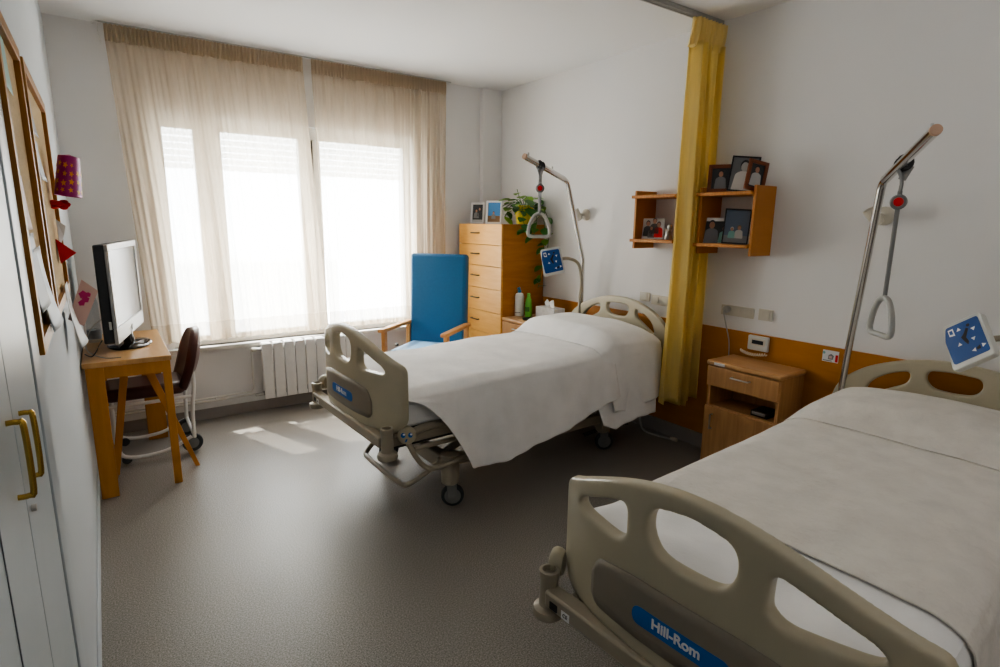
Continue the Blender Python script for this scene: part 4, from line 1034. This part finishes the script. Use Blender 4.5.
# ------------------------------------------------------------------ desk
dk = thing('small_desk', 'small wooden desk with the television against the left wall', 'desk', (0.05, 3.95, 0))
DX0, DX1, DYa, DYb = -0.145 - .05, 0.258 - .05, 3.52 - 3.95, 4.42 - 3.95
MB().box(DX0, DX1, DYa, DYb, 0.732, 0.76, M['wood_desktop']).build('tabletop', dk, 0.004)
a = MB(); a.box(DX0 + .08, DX1 - .04, DYa + .015, DYa + .035, 0.665, 0.732, M['wood_desk']); a.box(DX0 + .04, DX1 - .03, DYb - .035, DYb - .015, 0.665, 0.732, M['wood_desk'])
a.box(DX1 - .03, DX1 - .01, DYa + .05, DYb - .05, 0.665, 0.732, M['wood_desk']); a.box(DX0 + .01, DX0 + .03, DYa + .05, DYb - .05, 0.665, 0.732, M['wood_desk']); a.build('apron', dk, 0.002)
for (x0, x1, y0, y1) in ((DX0 + .012, DX0 + .092, DYa + .01, DYa + .05), (DX1 - .046, DX1 - .006, DYa + .01, DYa + .05), (DX1 - .12, DX1 - .006, DYb - .05, DYb - .01), (DX0 + .012, DX0 + .09, DYb - .05, DYb - .01)):
    MB().box(x0, x1, y0, y1, 0, 0.732, M['wood_desk']).build('leg', dk, 0.003)
# wooden trestle under desk
ts_ = thing('wooden_trestle', 'wooden A-shaped trestle with splayed legs under the desk', 'trestle', (0.10, 3.76, 0))
MB().box(-0.11, 0.09, -0.02, 0.045, 0.625, 0.655, M['wood_desk']).build('crossbar', ts_, 0.003)
def slantleg(p0, p1, w0, w1):
    m = MB(); p0 = Vector(p0); p1 = Vector(p1)
    vs = []
    for p, w_ in ((p0, w0), (p1, w1)):
        for dx, dy in ((-1, -1), (1, -1), (1, 1), (-1, 1)): vs.append(p + Vector((dx * w_ / 2, dy * .011, 0)))
    m.add(vs, [(0, 3, 2, 1), (4, 5, 6, 7), (0, 1, 5, 4), (1, 2, 6, 5), (2, 3, 7, 6), (3, 0, 4, 7)], M['wood_desk']); return m
slantleg((-0.065, 0.0, 0.63), (-0.17, 0.03, 0), .04, .03).build('leg', ts_, 0.002)
slantleg((0.055, -0.01, 0.63), (0.256, -0.02, 0), .045, .024).build('leg', ts_, 0.002)
slantleg((-0.065, 0.03, 0.63), (-0.16, 0.09, 0), .04, .03).build('leg', ts_, 0.002)
# chair
ch = thing('wheeled_chair', 'maroon padded chair on a white tube frame with castors, at the desk', 'chair', (0.16, 4.17, 0))
MB().box(-0.24, 0.20, -0.17, 0.17, 0.395, 0.475, M['maroon']).build('seat', ch, 0.035, 4)
def cb(u, v):
    # curved backrest: width along y, height z, convex toward +x
    yy = -0.215 + 0.43 * u; hw_ = math.sqrt(max(0, 1 - (max(0, v - .55) / .45) ** 2.2))
    yy = yy * (0.35 + 0.65 * hw_) * (0.80 + 0.2 * math.sin(v * PI))
    x = 0.205 + 0.09 * v - 1.1 * yy * yy * 1.0 + 0.03 * math.sin(v * PI)
    return Vector((x, yy, 0.43 + 0.36 * v))
MB().grid(cb, 24, 24, M['maroon']).build('backrest', ch, solid=0.05)
f = MB()
for s in (-1, 1):
    f.tube([(0.24, s * .17, 0.60), (0.24, s * .18, 0.44), (0.22, s * .19, 0.30), (0.215, s * .19, 0.10)], .012, M['white_paint'], 10, 5)
    f.tube([(-0.22, s * .19, 0.38), (0.22, s * .19, 0.38)], .012, M['white_paint'], 10)
    f.tube([(-0.21, s * .19, 0.38), (-0.20, s * .19, 0.12), (-0.14, s * .19, 0.045), (0.05, s * .19, 0.045), (0.20, s * .19, 0.11)], .012, M['white_paint'], 10, 5)
f.tube([(0.215, -.19, 0.12), (0.215, .19, 0.12)], .011, M['white_paint'], 10); f.tube([(-0.205, -.19, 0.12), (-0.205, .19, 0.12)], .011, M['white_paint'], 10)
f.build('tube_frame', ch)
for s in (-1, 1):
    w_ = MB(); R = Matrix.Rotation(PI / 2, 4, 'X')
    w_.lathe([(.03, -.014), (.058, -.012), (.062, 0), (.058, .012), (.03, .014)], M['tyre'], (0.205, s * .17, .062), 24, R)
    w_.lathe([(.012, -.018), (.036, -.016), (.036, .016), (.012, .018)], M['hub'], (0.205, s * .17, .062), 24, R); w_.build('wheel', ch)
    w_ = MB(); w_.lathe([(.012, -.010), (.026, -.009), (.028, 0), (.026, .009), (.012, .010)], M['tyre'], (-0.16, s * .17, .028), 20, R); w_.build('wheel', ch)
# ------------------------------------------------------------------ television
tv = thing('television', 'silver and black flat television on the small desk', 'television', (0.085, 3.93, 0.7605))
A = Vector((0.022, 3.60, 0)); Bq = Vector((0.178, 4.34, 0)); xa = (Bq - A).normalized()
TW = (Bq - A).length; C_ = (A + Bq) / 2
m4 = frame_m4(Vector((C_.x, C_.y, 1.098)) - Vector(tv.location), -xa, (0, 0, 1))   # z axis = screen normal
if m4.col[2].xyz.x < 0: m4 = frame_m4(Vector((C_.x, C_.y, 1.098)) - Vector(tv.location), xa, (0, 0, 1))
H_ = 0.268; W_ = TW / 2
sgn = 1 if (m4.col[0].xyz.dot(xa) > 0) else -1
fr = MB()
for (a_, b_, c_, d_) in ((-W_, W_, H_ - .035, H_), (-W_, W_, -H_, -H_ + .085), (-W_, -W_ + .03, -H_ + .085, H_ - .035), (W_ - .03, W_, -H_ + .085, H_ - .035)):
    fr.prism([(a_, c_), (b_, c_), (b_, d_), (a_, d_)], -.012, .006, M['silver'], m4)
fr.build('bezel', tv, 0.004)
MB().prism([(-W_ + .026, -H_ + .08), (W_ - .026, -H_ + .08), (W_ - .026, H_ - .03), (-W_ + .026, H_ - .03)], -.01, .000, M['screen'], m4).build('screen', tv)
MB().prism([(-W_ + .003, -H_ + .004), (W_ - .003, -H_ + .004), (W_ - .003, H_ - .004), (-W_ + .003, H_ - .004)], -.062, -.012, M['black'], m4).prism([(-W_ * .7, -H_ * .7), (W_ * .7, -H_ * .7), (W_ * .7, H_ * .65), (-W_ * .7, H_ * .65)], -.08, -.062, M['black'], m4).build('rear_casing', tv, 0.008)
bt = MB(); bt.lathe([(.0, .006), (.016, .006), (.018, .010), (.010, .012)], M['silver'], (0, 0, 0), 20, m4 @ Matrix.Translation((0.0, -H_ + .035, 0))); bt.build('power_button', tv)
st = MB(); st.lathe([(.145, 0), (.15, .006), (.14, .014), (.04, .022), (.0, .022)], M['black_gloss'], (0.0, 0.02, 0.0), 36, Matrix.Rotation(math.atan2(xa.y, xa.x), 4, 'Z'), 1.1, .75)
st.tube([(0.0, 0.02, 0.01), (-0.015, 0.015, 0.11)], .05, M['black_gloss'], 16, 0, True, 0.6); st.build('stand', tv)
MB().box(-.006, .006, -.010, .010, -.02, .02, M['ph_light'], frame_m4((A.x - 0.085 - 0.022, 3.602 - 3.93, 0.175), (1, 0, 0), (0, 1, 0))).build('socket_panel', tv)
o = MB().tube([(-0.045, 3.66, 0.85), (-0.06, 3.64, 0.83), (-0.075, 3.64, 0.80), (-0.10, 3.66, 0.768), (-0.13, 3.75, 0.766)], 0.003, M['black'], 8, 6).build('power_cable')
tag(o, 'black cable behind the television on the desk', 'cable')
o = MB().tube([(-0.02, 3.85, 0.95), (-0.09, 3.78, 0.90), (-0.12, 3.72, 0.80), (-0.05, 3.62, 0.764), (0.03, 3.58, 0.764)], 0.0025, M['grip'], 8, 6).build('thin_cable')
tag(o, 'thin grey cable looping onto the front of the desk', 'cable')
# water bottle
wb = thing('water_bottle', 'clear plastic water bottle with navy cap behind the television', 'bottle', (-0.085, 4.15, 0.7605))
MB().lathe([(.032, 0), (.036, .008), (.036, .10), (.033, .11), (.036, .12), (.036, .235), (.028, .27), (.014, .305), (.013, .318)], M['water'], (0, 0, 0), 24).build('body', wb)
MB().lathe([(.0145, .318), (.0145, .338), (.012, .34)], M['cap_navy'], (0, 0, 0), 20).build('cap', wb)
MB().lathe([(.0365, .02), (.0368, .075)], M['paper_grey'], (0, 0, 0), 24).build('wrap_label', wb)

# ------------------------------------------------------------------ cork boards and things pinned on the left wall
def board(label, y0, y1, z0, z1):
    t = thing('cork_board', label, 'cork board', (XL, (y0 + y1) / 2, z0), 0, 'framed cork boards'); W = (y1 - y0) / 2; H = z1 - z0
    MB().box(0, 0.005, -W + .01, W - .01, .01, H - .01, M['cork']).build('cork', t, 0)
    f = MB(); fw = .036
    f.box(0, .019, -W, -W + fw, 0, H, M['frame_brown']); f.box(0, .019, W - fw, W, 0, H, M['frame_brown'])
    f.box(0, .019, -W + fw, W - fw, 0, fw, M['frame_brown']); f.box(0, .019, -W + fw, W - fw, H - fw, H, M['frame_brown']); f.build('frame', t, 0.001)
board('wood-framed cork board with curling photos, nearer the camera', 1.65, 2.17, 1.185, 1.96)
board('wood-framed cork board with hanging trinkets, farther along the wall', 2.27, 3.15, 1.18, 1.965)
def pinned(name, label, cat, y0, y1, z0, z1, curl, mat, extra=None, x0=XL + .0205):
    m = MB()
    def P(u, v):
        return Vector((x0 + curl * (v ** 2) * (0.6 + .4 * math.sin(u * 2)), y0 + (y1 - y0) * u + .02 * v, z1 + (z0 - z1) * v))
    m.grid(P, 10, 12, mat); o = m.build(name, None, solid=0.0006)
    tag(o, label, cat); return o
pinned('pinned_photo', 'small landscape print at the top of the nearer cork board', 'print', 1.70, 1.92, 1.80, 1.93, 0.003, M['ph_teal'], x0=XL + .006)
pinned('pinned_photo', 'pinkish photo pinned midway on the nearer cork board', 'photo', 1.68, 1.86, 1.47, 1.60, 0.006, M['paper_pink'], x0=XL + .007)
pinned('pinned_photo', 'dark photo curling off the nearer cork board under the pink one', 'photo', 1.72, 1.95, 1.27, 1.46, 0.016, M['ph_dark'], x0=XL + .007)
pinned('pinned_photo', 'grey-blue sheet curling outwards at the bottom of the nearer cork board', 'paper', 1.86, 2.08, 1.20, 1.42, 0.030, M['paper_grey'], x0=XL + .008)
pinned('pinned_photo', 'small dark photo near the top of the farther cork board', 'photo', 2.34, 2.50, 1.76, 1.88, 0.010, M['ph_grey'], x0=XL + .008)
pinned('pinned_photo', 'grey photo beneath the dark one on the farther cork board', 'photo', 2.38, 2.56, 1.62, 1.75, 0.014, M['paper_grey'], x0=XL + .008)
pinned('paper_sheet', 'white paper sheet hanging low off the farther cork board', 'paper', 2.75, 2.95, 0.985, 1.24, 0.045, M['paper'])
pc = thing('greeting_card', 'pinkish card with deep pink flowers sticking out by the television', 'card', (XL + .02, 2.95, 1.03))
m4 = frame_m4((0.045, 0, 0.12), (0.85, 0.35, -0.35), (0.30, 0.1, 1.0))
MB().prism([(-.034, -.085), (.030, -.10), (.042, .06), (-.03, .09)], 0, .001, M['paper_pink'], m4).build('card', pc)
q = MB()
for cx, cy, r in ((-.008, .03, .014), (.006, .012, .012), (-.004, -.006, .011), (.010, .034, .009)):
    q.prism([(cx + r * (1 + .3 * (k % 2)) * math.cos(k * PI / 5), cy + r * (1 + .3 * (k % 2)) * math.sin(k * PI / 5)) for k in range(10)], .001, .0014, M['pink'], m4)
    q.prism([(cx + r * (1 + .3 * (k % 2)) * math.cos(k * PI / 5), cy + r * (1 + .3 * (k % 2)) * math.sin(k * PI / 5)) for k in range(10)], -.0004, 0, M['pink'], m4)
q.build('flower_print', pc)
# star hat
sh = thing('star_party_hat', 'magenta hat with orange stars hung on the farther cork board', 'hat', (XL + .064, 2.92, 1.585))
hm4 = Matrix.Rotation(0.12, 4, 'Y')
def hat(u, v):
    a = u * 2 * PI; r = 1.0 - .22 * v
    p = Vector((0.046 * r * math.cos(a), 0.085 * r * math.sin(a), .155 * v)); return hm4 @ p
hm_ = MB(); hm_.grid(hat, 32, 8, M['magenta']); hm_.lathe([(0.0, .150), (.78 * .046, .155), (0.0, .165)], M['magenta'], (0, 0, 0), 24, hm4, 1, 1.55); hm_.build('crown', sh)
stp = MB(); rs = random.Random(3)
for k in range(22):
    a0 = -PI / 2 + (k % 6 - 2.5) * .55 + rs.uniform(-.08, .08); v0 = .12 + .22 * (k // 6) + rs.uniform(-.03, .03); r0 = rs.uniform(.008, .014)
    pts = []
    for j in range(10):
        rr = r0 * (1 if j % 2 == 0 else .45); th = j * PI / 5 + k
        u = (a0 + rr * math.cos(th) / .055) / (2 * PI); v = v0 + rr * math.sin(th) / .14
        p = hat(u, v); n_ = Vector((p.x / .048 ** 2, p.y / .075 ** 2, 0)).normalized(); pts.append(p + n_ * .0012)
    stp.add(pts, [tuple(range(10))], M['star'])
stp.build('star_print', sh)
rb = MB()
for k in range(7):
    a = k / 7 * 2 * PI
    rb.lathe([(0.0, -.003), (.014, 0), (.016, .006), (.006, .012), (0, .012)], M['red_paper'], (.020 * math.cos(a), .024 * math.sin(a), .010 * math.sin(2 * a)), 10, Matrix.Rotation(.6, 4, 'X'))
rb.lathe([(0, -.01), (.02, -.008), (.022, .008), (0, .012)], M['red_paper'], (0, 0, 0), 12)
o = rb.build('red_paper_flower'); o.location = (XL + .034, 2.90, 1.548); tag(o, 'crumpled red paper flower just under the magenta hat', 'paper flower')
o = MB().add([Vector(p) for p in ((-.006, -.03, .055), (.055, -.02, -.002), (.0, -.03, -.045), (-.006, .04, .045), (.05, .03, -.008), (.0, .03, -.04))], [(0, 1, 2), (3, 5, 4), (0, 3, 4, 1), (1, 4, 5, 2), (0, 2, 5, 3)], M['red_paper']).build('red_paper_heart'); o.location = (XL + .012, 2.90, 1.362)
tag(o, 'pointed red paper ornament below the silver bow on the cork board', 'ornament')
o = MB().add([Vector(p) for p in ((0, -.03, .04), (.028, -.01, .012), (.018, .0, -.03), (.002, -.02, -.07), (0, .03, .03), (.02, .03, -.02))], [(0, 1, 2), (0, 2, 3), (0, 4, 1), (1, 4, 5), (1, 5, 2), (2, 5, 3)], M['paper']).build('folded_paper_bow', smooth=False); o.location = (XL + .015, 2.90, 1.455)
tag(o, 'white folded paper ornament between the two red ones', 'ornament')

# ------------------------------------------------------------------ cable on floor at right wall
o = MB().tube([(3.19, 2.72, 0.42), (3.20, 2.70, 0.2), (3.18, 2.66, 0.05), (3.14, 2.58, 0.008), (3.15, 2.45, 0.007), (3.17, 2.36, 0.007)], 0.007, M['grip'], 8, 6).lathe([(.008, 0), (.013, .01), (.013, .05), (.006, .055)], M['white_plastic'], (3.17, 2.37, .014), 12, Matrix.Rotation(PI / 2, 4, 'X')).build('floor_cable')
tag(o, 'grey power cable with a pale plug end lying along the skirting', 'cable')
N = 260
o = MB().tube([(2.66 + .45 * k / N, 2.72 + .02 * math.sin(k / N * 3) + .012 * math.cos(k / N * 2 * PI * 24), .02 + .012 + .012 * math.sin(k / N * 2 * PI * 24)) for k in range(N + 1)], 0.0035, M['bed_dark'], 6).build('coiled_cable')
tag(o, 'dark coiled cable under the head of the bed nearer the window', 'cable')

# ------------------------------------------------------------------ camera
cam_d = bpy.data.cameras.new('camera'); cam = bpy.data.objects.new('camera', cam_d); COL.objects.link(cam)
cam_d.sensor_width = 36; cam_d.lens = 560.987 / 1000 * 36; cam_d.clip_start = 0.02
Rw = Matrix(((0.81776099, 0.10247252, -0.56636238), (-0.57544659, 0.16492328, -0.80103779), (0.01132198, 0.98096875, 0.19383528)))
cam.matrix_world = Matrix.Translation((0, 0, 1.5)) @ Rw.to_4x4()
SC.camera = cam

# ------------------------------------------------------------------ light
w = bpy.data.worlds.new('world'); SC.world = w; w.use_nodes = True
bg = w.node_tree.nodes['Background']; bg.inputs['Color'].default_value = (0.93, 0.97, 1.0, 1); bg.inputs['Strength'].default_value = 9.0
def area(name, loc, rot, sx, sy, power, col=(1, 1, 1), portal=False):
    l = bpy.data.lights.new(name, 'AREA'); l.shape = 'RECTANGLE'; l.size = sx; l.size_y = sy; l.energy = power; l.color = col
    o = bpy.data.objects.new(name, l); COL.objects.link(o); o.location = loc; o.rotation_euler = rot
    if portal: l.cycles.is_portal = True
    return o
area('window_portal', ((WX0 + WX1) / 2, YB + 0.29, (WZ0 + WZ1) / 2), (-PI / 2, 0, 0), WX1 - WX0, WZ1 - WZ0, 1, portal=True)
s = bpy.data.lights.new('sun', 'SUN'); s.energy = 7; s.angle = math.radians(1.0); s.color = (1.0, 0.93, 0.82)
so = bpy.data.objects.new('sun', s); COL.objects.link(so)
sd = Vector((0.25, -0.66, -0.98)); so.rotation_euler = sd.to_track_quat('-Z', 'Y').to_euler()
area('bounce_fill', (1.3, -0.7, 1.3), (PI, 0, 0), 1.6, 1.0, 6, (1.0, 0.97, 0.93))  # added fill aimed up at the ceiling; the room has no such lamp

SC.view_settings.view_transform = 'AgX'
SC.view_settings.look = 'AgX - Medium High Contrast'
SC.view_settings.exposure = 1.15
SC.cycles.use_denoising = True
SC.cycles.max_bounces = 10; SC.cycles.diffuse_bounces = 6; SC.cycles.transparent_max_bounces = 16
SC.cycles.sample_clamp_indirect = 8
